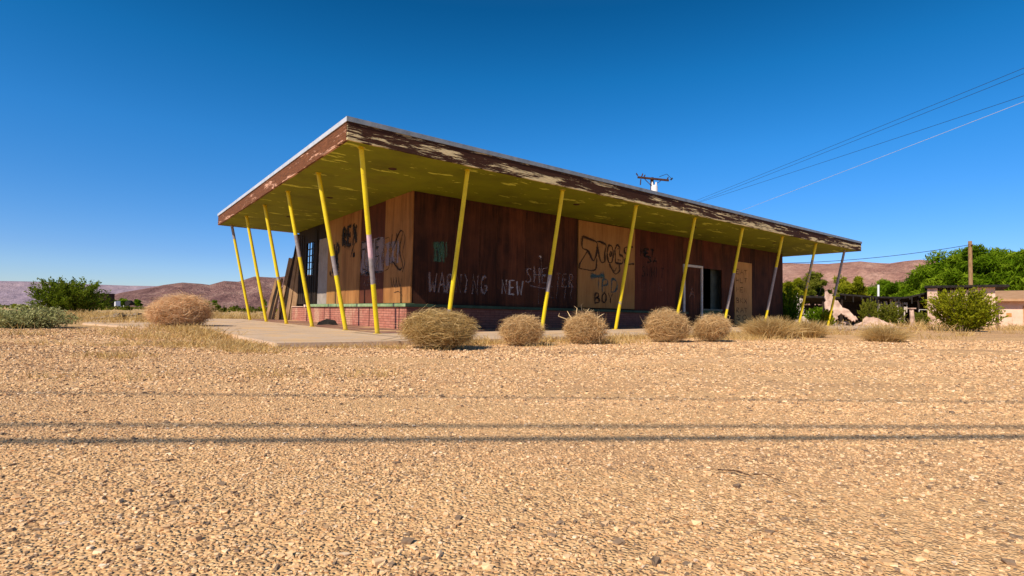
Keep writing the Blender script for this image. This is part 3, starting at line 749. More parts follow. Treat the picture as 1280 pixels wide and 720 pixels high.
# ------------------------------------------------------------------ boards leaning at the burnt end
r = RS(77)
for k_ in range(14):
    f = k_/13.
    bx_ = -9.42+1.02*f+.05*r.randn(); by = 20.55+.55*r.rand()
    tz = 1.2+2.25*min(1, f*1.5)+.25*r.randn()*(f < .8); tz = min(tz, 3.40)
    tx = bx_+(.62-.30*f)*tz/3.3+.04*r.randn()
    m = MB(); z0 = float(Gn(bx_, by))-.02
    p = np.array([bx_, by, z0]); q = np.array([tx, by+.10+.1*r.rand(), tz]); wd = .10+.11*r.rand()
    mid_ = (p+q)/2+np.array([.03*r.randn(), -.02*r.rand(), 0])
    m.beam(p, mid_, wd, .03, (0, 1, 0)); m.beam(mid_, q, wd*(.8+.2*r.rand()), .028, (0, 1, 0))
    o = m.build('leaning_board', M['oldwood'] if k_ not in (1, 4, 9) else M['burnt'])
    tag(o, 'weathered burnt board leaning on the collapsed end of the diner', 'board', 'boards leaning at the burnt end')

# black scrap on the porch
m = MB(); rr = RS(4)
P = [(-.28,-.10,.0),(.05,-.14,.02),(.30,-.05,.0),(.25,.10,.05),(-.05,.14,.09),(-.25,.09,.04)]
m.add(P+[(x*.8, y*.8, z+.05+.05*rr.rand()) for x, y, z in P], [(0,1,2,3,4,5),(6,7,8,9,10,11)]+[(k_, (k_+1) % 6, 6+(k_+1) % 6, 6+k_) for k_ in range(6)])
o = m.build('roofing_scrap', M['black']); P = Wl(-2.35, 6.0, slabz(-2.35, 6.0)); o.location = P; o.rotation_euler = (0, 0, .2)
tag(o, 'crumpled black scrap lying on the porch below the sunny brick wall', 'scrap')

# thin bent rod on the gravel
m = MB(); pts = [(0,0,.006),(.1,.012,.012),(.2,-.002,.008),(.28,.004,.02),(.40,0,.006)]
m.tube([(x*.5, y*.35, z) for x, y, z in pts], [.002, .0022, .0018, .0016, .001], 6)
o = m.build('metal_rod', M['darkwood']); o.location = (.68, 1.785, float(Gn(.7, 1.8))+.004); o.rotation_euler = (0, 0, rad(-40))
tag(o, 'thin dark bent rod lying on the gravel', 'rod')

# ------------------------------------------------------------------ plants
def ribbons(P0, P1, P2, w, r):
    """curved two-piece ribbons through three points; returns V,F"""
    n = len(P0); d = P2-P0; x = np.cross(d, r.randn(n, 3)); x /= np.linalg.norm(x, axis=1)[:, None]+1e-9
    x = x*w[:, None]/2
    V = np.stack([P0-x, P0+x, P1-x*.8, P1+x*.8, P2-x*.25, P2+x*.25], 1).reshape(-1, 3)
    o = (np.arange(n)*6)[:, None]
    F = np.concatenate([o+np.array([0,1,3,2]), o+np.array([2,3,5,4])], 0)
    return V, F
def rdir(n, r, up=-1.):
    d = r.randn(int(n*3/max(1-up, .2)*2)+60, 3); d /= np.linalg.norm(d, axis=1)[:, None]; d = d[d[:, 2] > up][:n]
    return d
def tumbleweed(name, loc, rx, rz, n, mat, seed, label, group, lop=.2, w=.0046, stalks=0, flat=.8):
    r = RS(seed); n = int(n*1.15)
    d = rdir(n, r, -.75); n = len(d)
    lump = .66+.60*fbm(d[:, 0]*1.9+seed*3.1, d[:, 1]*1.9+d[:, 2]*1.6, 3, seed)
    lump *= 1+.10*d[:, 0]*math.cos(seed*2.1)+.10*d[:, 2]*math.sin(seed*1.3)
    t0 = r.rand(n)**.55*.78; ln = .12+.22*r.rand(n)
    t1 = np.minimum(t0+ln, .90+.24*r.rand(n)**2.5)
    bend = r.randn(n, 3)*.14
    sc = np.array([rx, rx*.95, rz])
    c = np.array([0, 0, rz*flat])
    side = r.randn(n, 3)*.62
    d2 = d+side*.9; 
    P0 = d*(t0*lump)[:, None]; P2 = (d2/np.linalg.norm(d2, axis=1)[:, None])*(t1*lump)[:, None]
    P1 = (P0+P2)/2+bend*.5
    ext = np.array([lop*r.randn()*.3, 0, 0])
    P0, P1, P2 = [p*sc+c+ext*np.maximum(p[:, 2:3], 0)*rx for p in (P0, P1, P2)]
    for p in (P0, P1, P2): p[:, 2] = np.maximum(p[:, 2], .003+.01*r.rand(n))
    W = w*(.6+.8*r.rand(n))
    V1, F1 = ribbons(P0, P1, P2, W, r)
    var = np.repeat(np.clip(-.12+.78*t1+.14*d[:, 2]+.75*(r.rand(n)-.5)+.9*(fbm(d[:, 0]*7+seed, d[:, 1]*7+d[:, 2]*9, 2, 77)-.5), 0, 1), 6)  # shading put into twig tone: core darker, tips and top lighter
    # main stems from the root
    ns = 70; ds = rdir(ns, r, -.1); Q0 = np.zeros((ns, 3))+r.randn(ns, 3)*np.array([.03, .03, 0]); Q2 = ds*sc*.75+c; Q1 = Q2*.45+np.array([0, 0, .02])
    V2, F2 = ribbons(Q0, Q1, Q2, np.full(ns, .008), r)
    V = np.vstack([V1, V2]); F = np.vstack([F1, F2+len(V1)]); var = np.concatenate([var, np.full(len(V2), .3)])
    if stalks:
        a = rdir(stalks, r, .55); S0 = a*sc*.8+c; S2 = a*sc*1.25+c+np.array([.05, 0, .05])*rx; S1 = (S0+S2)/2+r.randn(stalks, 3)*.04
        V3, F3 = ribbons(S0, S1, S2, np.full(stalks, .018), r); F = np.vstack([F, F3+len(V)]); V = np.vstack([V, V3]); var = np.concatenate([var, np.full(len(V3), 1.)])
    o = npmesh(name, V, F, mat, var); o.location = tuple(map(float, loc)); tag(o, label, 'tumbleweed' if name == 'tumbleweed' else 'plant', group)
    return o
TG = 'dry tumbleweeds in front of the diner'
def on(x, y, dz=-.01): p = gp(x, y); p[2] += dz; return p
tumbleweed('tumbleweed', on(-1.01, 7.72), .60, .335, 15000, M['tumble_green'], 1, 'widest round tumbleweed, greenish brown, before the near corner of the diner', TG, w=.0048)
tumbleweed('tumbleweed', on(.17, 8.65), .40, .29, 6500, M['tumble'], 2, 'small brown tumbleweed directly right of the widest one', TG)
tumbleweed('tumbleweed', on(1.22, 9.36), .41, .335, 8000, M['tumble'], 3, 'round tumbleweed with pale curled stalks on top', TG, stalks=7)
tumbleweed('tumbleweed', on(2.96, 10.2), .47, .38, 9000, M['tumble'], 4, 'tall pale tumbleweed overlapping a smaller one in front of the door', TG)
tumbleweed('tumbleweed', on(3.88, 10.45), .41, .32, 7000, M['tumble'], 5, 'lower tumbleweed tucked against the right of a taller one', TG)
tumbleweed('tumbleweed', on(-7.85, 12.7), .76, .46, 16000, M['tumble_pink'], 6, 'big pinkish tumbleweed on the open ground left of the concrete slab', None, w=.0068)
def tuft(name, loc, rx, h, n, mat, seed, label, cat, group=None, spread=.5, w=.006, kind=None):
    r = RS(seed); b = r.randn(n, 3)*np.array([rx*.42, rx*.35, 0]); 
    d = r.randn(n, 3)*spread; d[:, 2] = 1; d[:, :2] += b[:, :2]/rx*.7
    L = h*(.45+.6*r.rand(n))
    P2 = b+d/np.linalg.norm(d, axis=1)[:, None]*L[:, None]; P1 = (b+P2)/2; P1[:, 2] += L*.12; P2[:, 2] = np.maximum(P2[:, 2]-L*.1, .01)
    V, F = ribbons(b, P1, P2, w*(.5+r.rand(n)), r)
    o = npmesh(name, V, F, mat, np.repeat(r.rand(n), 6)); o.location = tuple(map(float, loc)); tag(o, label, cat, group, kind); return o
DG = 'dry straw clumps near the right end of the diner'
tuft('dry_grass_clump', on(5.85, 12.2), .36, .60, 6500, M['straw'], 11, 'dense straw coloured grass clump right of the tumbleweeds', 'grass clump', DG, .62)
tuft('dry_grass_clump', on(6.95, 12.7), .27, .52, 3600, M['straw'], 12, 'loose pale straw clump at the far edge of the slab', 'grass clump', DG, .62)
tuft('dry_grass_clump', on(7.75, 11.25),   .27, .46, 5200, M['straw'], 13, 'low rounded dry clump alone on the gravel right of the diner', 'grass clump', None, 1.0, .0045)
# yellow weeds over the left ground: nobody could count them
def weeds():
    r = RS(21); Vs = []; Fs = []; va = []; off = 0
    spots = []
    for (x, y, sx, sy, n) in ((-3.05, 6.6, .35, .15, 9), (-4.0, 5.4, .2, .12, 4), (-5.1, 7.2, .5, .2, 5), (-5.9, 8.8, .5, .4, 6), (-4.6, 7.7, .4, .3, 8), (-3.7, 7.1, .35, .2, 9), (-2.2, 7.6, 1.0, .10, 14), (-.6, 8.6, .7, .1, 6),
                              (1.6, 9.6, .5, .12, 9), (-8.0, 9.5, 2.5, .8, 9), (-10.5, 12.5, 3, 1., 10), (-6.9, 12., .5, .8, 12), (-10., 21., 2., 2.5, 60), (-12., 17., 4, 3., 26), (-9.5, 20.5, .8, 1.5, 50),
                              (-16., 25., 6, 4., 70), (4.8, 11.4, .6, .3, 10), (9.5, 14.5, 2.2, .7, 7), (16., 19., 5., 3., 16), (12., 21., 3., 2., 22), (22., 26., 5., 3., 40), (-1.4, 4.2, .25, .1, 2), (-2.9, 3.8, .3, .1, 2)):
        for k_ in range(n): spots.append((x+r.randn()*sx, y+r.randn()*sy, .6+.8*r.rand()))
    for k_ in range(150):
        if k_ < 90: uu_ = -5.86-.25*abs(r.randn()); vv_ = -2+12.5*r.rand()**1.2
        else: uu_ = -5.8+13*r.rand(); vv_ = -2.10-.14*abs(r.randn())
        q_ = Wl(uu_, vv_); spots.append((q_[0], q_[1], .55+.7*r.rand()))
    for x, y, s in spots:
        h = (.05+.005*y+.10*r.rand()*(y > 8.5)+.22*r.rand()*(y > 15))*s; rx = (.07+.012*y)*s; n = int(40+50*r.rand())
        dx = x-ORG[0]; dy = y-ORG[1]; uu = dx*AU[0]+dy*AU[1]; vv = dx*AV[0]+dy*AV[1]
        if -5.8 < uu < 19.6 and -2.02 < vv < 13.6: continue
        b = r.randn(n, 3)*np.array([rx, rx*.7, 0]); d = r.randn(n, 3)*.8; d[:, 2] = 1
        L = h*(.4+.8*r.rand(n)); P2 = b+d/np.linalg.norm(d, axis=1)[:, None]*L[:, None]; P1 = (b+P2)/2; P1[:, 2] += L*.15
        V, F = ribbons(b, P1, P2, np.full(n, .003+.0006*y), r)
        Vs.append(V+np.array([x, y, float(Gn(x, y))-.005])); Fs.append(F+off); off += len(V); va.append(np.repeat(r.rand(n), 6))
    o = npmesh('dry_grass', np.vstack(Vs), np.vstack(Fs), M['straw_y'], np.concatenate(va)); tag(o, 'low yellow weeds and dry grass scattered beside the lot and slab', 'grass', kind='stuff')
weeds()

def leafy(r, centers, radii, n, size, droop=0., squash=.8, elong=2.7):
    """leaf quads around clump centres"""
    k_ = r.randint(0, len(centers), n); d = r.randn(n, 3); d /= np.linalg.norm(d, axis=1)[:, None]
    rr_ = r.rand(n)**.45
    c = centers[k_]+d*(radii[k_]*rr_)[:, None]*np.array([1, 1, squash])
    a = r.randn(n, 3)+d*.8; a[:, 2] -= droop; a /= np.linalg.norm(a, axis=1)[:, None]
    b = np.cross(a, r.randn(n, 3)); b /= np.linalg.norm(b, axis=1)[:, None]+1e-9
    s = size*(.6+.8*r.rand(n))[:, None]
    V = np.stack([c-a*s*elong*.5, c+b*s*.26, c+a*s*elong*.5, c-b*s*.26], 1).reshape(-1, 3)
    F = np.arange(n*4).reshape(-1, 4)
    cv = r.rand(len(centers))
    var = np.clip(.15+.45*rr_*(.5+.5*d[:, 2])+.35*cv[k_]+.25*(r.rand(n)-.5), 0, 1)
    return V, F, np.repeat(var, 4)
def tree(name, loc, h, rx, ncl, nl, leaf, mat, seed, label, cat, group=None, clump=.22, low=.25, trunk=.12, droop=.3, prof=None, nlimb=9):
    r = RS(seed); T = empty(name, loc); tag(T, label, cat, group)
    d = rdir(ncl, r, -.35); t = r.rand(ncl)**.4
    cz = h*(low+(1-low)*.48); rz = h*(1-low)*.52
    cen = d*t[:, None]*np.array([rx, rx*.8, rz])*(.75+.35*r.rand(ncl))[:, None]; cen[:, 2] += cz
    if prof is not None: cen[:, 2] *= prof(cen[:, 0]/rx)
    radii = rx*clump*(.5+.9*r.rand(ncl))
    V, F, var = leafy(r, cen, radii, nl, leaf, droop)
    V[:, 2] = np.maximum(V[:, 2], .02)
    npmesh('crown', V, F, mat, var, T)
    m = MB()
    fork = np.array([0, 0, h*low*.8])
    m.tube([(0, 0, -.1), (.05*h*.2, 0, h*low*.4), fork], [trunk, trunk*.8, trunk*.7], 8)
    for k_ in range(nlimb):
        q = cen[r.randint(ncl)]*np.array([.8, .8, .95]); mid_ = fork*.5+q*.5+r.randn(3)*.05*h
        m.tube([fork*(.6+.4*r.rand()), mid_, q], [trunk*.55, trunk*.32, trunk*.1], 6)
    m.build('trunk', M['bark'], T, smooth=True)
    return T
def shrub(name, loc, rx, h, nst, nl, leaf, mat, seed, label, cat, group=None, lean=.55, twig=.010, top=1.):
    """many stems from one root, leaves along the outer two thirds of each"""
    r = RS(seed); T = empty(name, loc); tag(T, label, cat, group)
    d = rdir(nst, r, .12); L = (.55+.5*r.rand(nst))
    tip = d*np.array([rx, rx*.9, h])*L[:, None]; tip[:, 2] = h*(.30+.75*r.rand(nst)**.7)*(1-.35*(np.hypot(tip[:, 0], tip[:, 1])/rx)**2)
    base = r.randn(nst, 3)*np.array([rx*.12, rx*.1, 0]); mid_ = base*.4+tip*.5+np.array([0, 0, -.06*h]); mid_[:, :2] *= .85
    V, F = ribbons(base, mid_, tip, np.full(nst, twig), r)
    npmesh('stems', V, F, M['bark'], np.repeat(r.rand(nst), 6), T)
    k_ = r.randint(0, nst, nl); t = .28+.74*r.rand(nl)**.8
    p = base[k_]*((1-t)**2)[:, None]+mid_[k_]*(2*t*(1-t))[:, None]+tip[k_]*(t**2)[:, None]
    p += r.randn(nl, 3)*rx*.055*(1.2-t*.7)[:, None]
    a = (tip-base)[k_]+r.randn(nl, 3)*rx*.6; a /= np.linalg.norm(a, axis=1)[:, None]
    b = np.cross(a, r.randn(nl, 3)); b /= np.linalg.norm(b, axis=1)[:, None]+1e-9
    s = leaf*(.6+.8*r.rand(nl))[:, None]
    V = np.stack([p-a*s*.9, p+b*s*.4, p+a*s*.9, p-b*s*.4], 1).reshape(-1, 3); V[:, 2] = np.maximum(V[:, 2], .01)
    sv = r.rand(nst)
    var = np.clip(.1+.5*t*.8+.3*sv[k_]+.25*(r.rand(nl)-.5), 0, 1)
    npmesh('foliage', V, np.arange(nl*4).reshape(-1, 4), mat, np.repeat(var, 4), T)
    return T
# left side
shrub('green_bush', on(-26.5, 32.5), 2.3, 2.15, 220, 15000, .085, M['leaf_bush'], 31, 'tall green feathery bush on the open ground, far left', 'bush', twig=.03)
shrub('sage_shrub', on(-10.35, 11.5), 1.05, .46, 320, 14000, .028, M['leaf_sage'], 32, 'low rounded grey green shrub at the left edge', 'shrub')
shrub('green_bush', on(-33.5, 34.), 1.1, 1.0, 80, 3500, .08, M['leaf_bush'], 33, 'small dark bush peeking in behind the grey green shrub', 'bush', twig=.03)
# right side: creosote in front of the hut
shrub('creosote_bush', on(16.05, 19.2), 1.24, 1.60, 230, 15000, .052, M['leaf_creosote'], 34, 'rounded yellow green creosote bush in front of the pink hut', 'bush', twig=.02)
# ruins' bushes
def shrub_at(px, py, Y, rx, h, mat, seed, label, **k):
    p = at(px, py, Y); return shrub(k.pop('name', 'desert_shrub'), on(p[0], p[1]), rx, h, 110, 5000, k.pop('leaf', .06), mat, seed, label, 'shrub', 'shrubs growing in the ruins', twig=.02, **k)
shrub_at(1112, 405, 30.5, .85, 1.35, M['leaf_mid'], 41, 'olive shrub growing in front of the burnt shed')
shrub_at(1086, 400, 31.5, .6, 1.7, M['leaf_mid'], 42, 'thin olive shrub behind the tilted wall fragment')
shrub_at(984, 395, 25.5, .85, 1.85, M['leaf_dark'], 43, 'dark shrub against the far corner of the diner')
shrub_at(1020, 400, 29.0, .65, 1.0, M['leaf_dark'], 44, 'dark low shrub among the white rubble')
shrub_at(1150, 404, 31.5, .5, .9, M['leaf_mid'], 45, 'little shrub at the mouth of the burnt shed')
shrub_at(1034, 402, 23.6, .3, .75, M['leaf_creosote'], 46, 'small yellow green shrub at the foot of the last slanted post')
# trees behind the ruins
def tree_at(px, Y, ytop, halfw, *a, **k):
    top = at(px, ytop, Y); h = top[2]-float(Gn(top[0], top[1])); return tree(a[0], on(top[0], top[1]), h, halfw*Y/FOC, *a[1:], **k)
TR = 'trees behind the ruins'
tree_at(1250, 46, 299, 62, 'mesquite_tree', 90, 52000, .17, M['leaf_dark'], 51, 'largest dark green tree, spreading behind the bare pole and hut', 'tree', TR, clump=.24, low=.12, trunk=.25, droop=.7)
tree_at(1330, 44, 301, 62, 'mesquite_tree', 70, 36000, .17, M['leaf_dark'], 52, 'dark green tree cut by the right edge', 'tree', TR, clump=.24, low=.12, trunk=.25, droop=.7)
tree_at(1192, 50, 318, 44, 'mesquite_tree', 60, 26000, .17, M['leaf_dark'], 53, 'mid height green tree on the left shoulder of the largest tree', 'tree', TR, clump=.26, low=.08, trunk=.2, droop=.7)
tree_at(1150, 53, 342, 34, 'mesquite_tree', 40, 15000, .16, M['leaf_dark'], 54, 'low round green tree above the burnt shed roof', 'tree', TR, clump=.28, low=.08, trunk=.15, droop=.6)
tree_at(1112, 56, 347, 30, 'mesquite_tree', 36, 12000, .16, M['leaf_dark'], 55, 'low green tree right of the yellowish tree', 'tree', TR, clump=.28, low=.08, trunk=.15, droop=.6)
tree_at(1063, 40, 343, 22, 'palo_verde_tree', 34, 9000, .12, M['leaf_creosote'], 56, 'yellow green tree behind the last slanted post', 'tree', TR, clump=.26, low=.12, trunk=.1)
tree_at(1018, 38, 337, 26, 'palo_verde_tree', 36, 8000, .12, M['leaf_mid'], 57, 'airy olive tree with bare twigs between the last posts', 'tree', TR, clump=.20, low=.2, trunk=.1, nlimb=16)
tree_at(990, 37, 344, 20, 'palo_verde_tree', 30, 7000, .12, M['leaf_creosote'], 58, 'yellow green tree just right of the diner wall', 'tree', TR, clump=.26, low=.12, trunk=.1)

# ------------------------------------------------------------------ buildings and ruins on the right
def blk(m, px0, px1, py0, py1, Y, dep, mi=0):
    a = at(px0, py1, Y); b = at(px1, py0, Y)
    m.box((a[0], Y, min(a[2], b[2])), (b[0], Y+dep, max(a[2], b[2])), mi); return m
# pink hut with flat dark roof
def yard(px, Y, turn):
    """an Empty standing on the ground, its front turned towards the yard; local x runs along the front"""
    p = at(px, 400, Y); z = float(Gn(p[0], Y)); return np.array([p[0], Y, z]), turn
def place(name, o3, turn, label, cat_): 
    T = empty(name, o3, turn); tag(T, label, cat_); return T
o3, tn = yard(1163, 31.5, rad(-38)); HW, HH = 2.85, 2.28
H = place('stucco_hut', o3, tn, 'pink stucco hut with flat dark roof and smoke-stained corner', 'hut')
m = MB(); m.box((0, 0, -.2), (HW, 3.2, HH)); m.build('wall', M['stucco'], H)
m = MB(); m.box((-.25, -.4, HH+.002), (HW+.55, 3.6, HH+.13)); m.build('roof', M['black'], H)
m = MB(); r = RS(8)
for k_ in range(21):       # soot and peeled render under the burnt eave
    x = .12+k_*.085; l_ = (.2+.75*r.rand())*(1-k_/24); m.box((x, -.012-.0007*k_, HH-l_-.2*(k_ < 8)), (x+.05+.06*r.rand(), -.002, HH-.003))
m.build('soot_stain', M['burnt'], H)
m = MB(); m.box((-.12, -.15, -.1), (.34, .2, HH-.02)); m.build('pilaster', M['stucco_dirty'], H)
# house with a low tan roof
o3, tn = yard(1249, 35., rad(-38))
Hs = place('low_house', o3, tn, 'low house with tan roof and orange garage door at the right edge', 'house')
GH = 1.75
m = MB(); m.box((0, 0, -.2), (7.5, 5, GH)); m.build('wall', M['stucco'], Hs)
m = MB(); m.hexa([(-.7,-.6,GH-.02),(8,-.6,GH-.02),(8,5,GH+.75),(-.7,5,GH+.75),(-.7,-.6,GH+.13),(8,-.6,GH+.13),(8,5,GH+.9),(-.7,5,GH+.9)]); m.build('roof', M['tanroof'], Hs)
m = MB(); m.box((1.15, -.04, .1), (4.4, .01, GH-.3))
for k_ in range(1, 4): m.box((1.17, -.05, .1+(GH-.4)*k_/4-.012), (4.38, -.042, .1+(GH-.4)*k_/4+.012))
m.build('garage_door', M['garage'], Hs)
m = MB(); m.box((.35, -.03, .75), (.6, -.002, .98)); m.build('vent', M['garage'], Hs)
# burnt shed: sagging black roof on charred posts
o3, tn = yard(1050, 34.5, rad(-33)); SW = 4.75
T = place('burnt_shed', o3, tn, 'burnt out shed with sagging black roof between the rubble and hut', 'shed')
m = MB(); n = 16; r = RS(12)
def rz(f): return 2.0-.10*math.sin(f*math.pi)-.22*f+.38*max(0, f-.72)/.28
for k_ in range(n):
    a, b = k_/n, (k_+1)/n; j1, j2 = -.3+.1*r.rand(), -.3+.1*r.rand()
    m.hexa([(a*SW,j1,rz(a)-.10),(b*SW,j1,rz(b)-.10),(b*SW,3.2,rz(b)-.40),(a*SW,3.2,rz(a)-.40),(a*SW,j1,rz(a)),(b*SW,j1,rz(b)),(b*SW,3.2,rz(b)-.3),(a*SW,3.2,rz(a)-.3)])
m.build('roof', M['black'], T)
m = MB(); m.box((0, 2.4, -.1), (SW, 2.5, 1.55)); m.build('wall', M['black'], T)
for f_ in (.02, .27, .47, .68, .86, .98):
    m = MB(); m.tube([(f_*SW, .1, -.1), (f_*SW+.06*r.randn(), .1, rz(f_)-.1)], .06, 6); m.build('post', M['burnt'], T)
m = MB()
for k_ in range(20):
    x = SW*.50+.05*k_; m.box((x, .5+.05*r.rand(), -.05), (x+.035+.03*r.rand(), .6, .7+.7*r.rand()))
m.build('stake_screen', M['greywood'], T)
for k_ in range(14):
    x = SW*(.05+.9*r.rand()); m = MB(); m.box((x, -.28, rz(x/SW)-.15-.35*r.rand()), (x+.04+.12*r.rand(), -.25, rz(x/SW)-.08)); m.build('hanging_shred', M['black'], T)
ca_, sa_ = math.cos(tn), math.sin(tn)
def inshed(x, y): return np.array([o3[0]+x*ca_-y*sa_, o3[1]+x*sa_+y*ca_, o3[2]])
# pale bits hanging and standing inside the shed
for k_, (f_, zc2, w_, h_, lb_) in enumerate(((.52, 1.15, .34, .75, 'white cabinet shell tilted inside the burnt shed'), (.585, 1.45, .15, .5, 'narrow white frame piece hanging under the burnt roof'), (.64, 1.3, .28, .42, 'pale board fragment hanging inside the shed'), (.70, 1.15, .24, .6, 'cream panel fragment above the stakes'), (.44, 1.2, .34, .28, 'small pale panel high inside the shed'))):
    p = inshed(SW*f_, .30); m = MB(); z0 = zc2-h_/2; z1 = zc2+h_/2; fw = .05
    m.box((-w_/2, -.03, z0), (-w_/2+fw, .03, z1)); m.box((w_/2-fw, -.03, z0), (w_/2, .03, z1)); m.box((-w_/2+fw, -.03, z1-.12), (w_/2-fw, .03, z1)); m.box((-w_/2+fw, -.02, z0+.1), (w_/2-fw, .02, z0+h_*.55)); m.box((-.03, .03, 0), (.03, .06, z0+h_*.6))
    o = m.build('scrap_panel', M['rubble']); o.location = p; o.rotation_euler = (0, .05*(k_-2), tn+.2*(k_-2)); tag(o, lb_, 'panel', 'pale scraps in the burnt shed')
# bent metal frame
m = MB(); p = inshed(SW*.90, -.3)
for a_, b_ in (((-.4,0,0),(-.3,0,1.0)), ((.3,0,0),(.2,0,1.0)), ((-.3,0,1.),(.2,0,1.)), ((-.36,0,.55),(.26,0,.5)), ((-.4,.4,0),(-.36,0,.55)), ((.3,.4,0),(.26,0,.5))): m.tube([a_, b_], .022, 6)
o = m.build('wire_frame', M['white']); o.location = p; tag(o, 'bent pale metal frame standing at the mouth of the burnt shed', 'frame')
m = MB(); p = at(1140, 405, 29.5); m.tube([(0,0,-.1),(.02,0,.5),(0,.02,1.0)], [.12,.11,.10], 8); m.box((-.14,-.14,1.0),(.14,.14,1.06)); o = m.build('stump_post', M['stucco_dirty']); o.location = (p[0], p[1], float(Gn(p[0], p[1]))); tag(o, 'short pink masonry post left of the creosote bush', 'post')
# second burnt roof, lower, at the left
o3b, tb = yard(1000, 36, rad(-30))
T = place('collapsed_lean_to', o3b, tb, 'low collapsed black roof behind the white rubble', 'lean-to')
m = MB(); m.hexa([(0,-.3,1.75),(2.4,-.3,1.66),(2.4,3,1.3),(0,3,1.45),(0,-.3,1.88),(2.4,-.3,1.78),(2.4,3,1.42),(0,3,1.57)]); m.build('roof', M['black'], T)
m = MB(); m.box((0, 2.2, -.1), (2.4, 2.3, 1.3)); m.build('wall', M['burnt'], T)
for x in (.15, 1.3, 2.3):
    m = MB(); m.tube([(x, 0, -.1), (x+.05, 0, 1.7)], .06, 6); m.build('post', M['burnt'], T)
# fallen wall pieces
def jag(pts, th_, seed):
    """broken plate: outline in its own x-z plane with chipped edges"""
    r = RS(seed); q = []
    for (x0, z0), (x1, z1) in zip(pts, pts[1:]+pts[:1]):
        for k_ in range(5):
            t = k_/5; q.append((x0+(x1-x0)*t+.05*r.randn()*(k_ > 0), z0+(z1-z0)*t+.04*r.randn()*(k_ > 0)))
    k_ = len(q); m = MB(); m.add([(x, 0, z) for x, z in q]+[(x, th_, z) for x, z in q], [tuple(range(k_)), tuple(range(2*k_-1, k_-1, -1))]+[(i_, k_+i_, k_+(i_+1) % k_, (i_+1) % k_) for i_ in range(k_)])
    return m
def plate(px, Y, pts, th_, mat, seed, rot, label, name='wall_fragment', group='fallen wall pieces in the ruins'):
    p = at(px, 411, Y); o = jag(pts, th_, seed).build(name, mat); o.location = (p[0], Y, float(Gn(p[0], Y))-.05); o.rotation_euler = rot; tag(o, label, 'wall fragment', group); return o
YF = 29.3
plate(1031, YF, [(0,.35),(.05,1.2),(.10,1.95),(.22,2.0),(.42,1.7),(.85,1.15),(1.3,.75),(1.5,.4),(1.3,.3),(1.05,.55),(.8,.75),(.5,.3),(.3,.15)], .14, M['stucco_dirty'], 1, (rad(-12), 0, rad(-20)), 'largest tilted pink wall fragment, tapering to the right')
plate(1070, YF-1.2, [(0,0),(.5,.65),(1.0,.55),(1.7,.15),(1.9,-.05)], .2, M['stucco_dirty'], 2, (rad(-25), 0, rad(-26)), 'dirty wall fragment lying before the largest one')
plate(994, 31., [(-.1,0),(-.25,.7),(-.1,1.35),(.22,1.9),(.5,1.5),(.62,.6),(.45,0)], .2, M['rubble'], 3, (rad(-10), 0, rad(-15)), 'white upright rubble piece nearest the diner wall')
plate(1003, 30.4, [(0,0),(.1,.6),(.5,.95),(.85,.45),(1.,0)], .3, M['rubble'], 4, (rad(-20), 0, rad(-30)), 'white low rubble piece beside the upright one')
plate(1037, 28.5, [(0,0),(.05,.28),(.5,.2),(1.2,0.)], .35, M['rubble'], 5, (rad(-35), rad(4), rad(-15)), 'small white slab lying behind the last post')
plate(1094, 28.2, [(0,0),(.15,.35),(.5,.45),(.9,.2),(1.1,0)], .3, M['stucco_dirty'], 6, (rad(-30), 0, rad(-12)), 'cream lump of wall at the right end of the rubble')
r = RS(91)
for k_ in range(60):
    px = 985+125*r.rand()**.8; Y = 28.3+2.5*r.rand(); p = at(px, 405, Y); s = .08+.19*r.rand()**2
    V_ = rdir(9, r, -1)*s*np.array([1.3, 1, .7]); bm = bmesh.new(); [bm.verts.new(tuple(q)) for q in V_]; bmesh.ops.convex_hull(bm, input=bm.verts[:])
    me = bpy.data.meshes.new('rubble_chunk'); bm.to_mesh(me); bm.free(); me.materials.append((M['rubble'], M['stucco_dirty'], M['burnt'], M['stucco_dirty'])[k_ % 4])
    o = bpy.data.objects.new('rubble_chunk', me); col.objects.link(o); o.location = (p[0], Y, float(Gn(p[0], Y))+s*.3); tag(o, 'loose rubble chunk among the fallen walls', 'rubble', 'rubble chunks in the ruins')
for k_ in range(9):
    p = at(986+13*k_+6*r.rand(), 404, 29+1.5*r.rand()); z0 = float(Gn(p[0], p[1])); m = MB(); a_ = r.rand()*3
    m.beam((0,0,.03), (math.cos(a_)*1.2, .3, .3+.7*r.rand()), .09, .03); o = m.build('charred_timber', M['burnt']); o.location = (p[0], p[1], z0); tag(o, 'charred timber sticking out of the rubble', 'timber', 'charred timbers in the ruins')

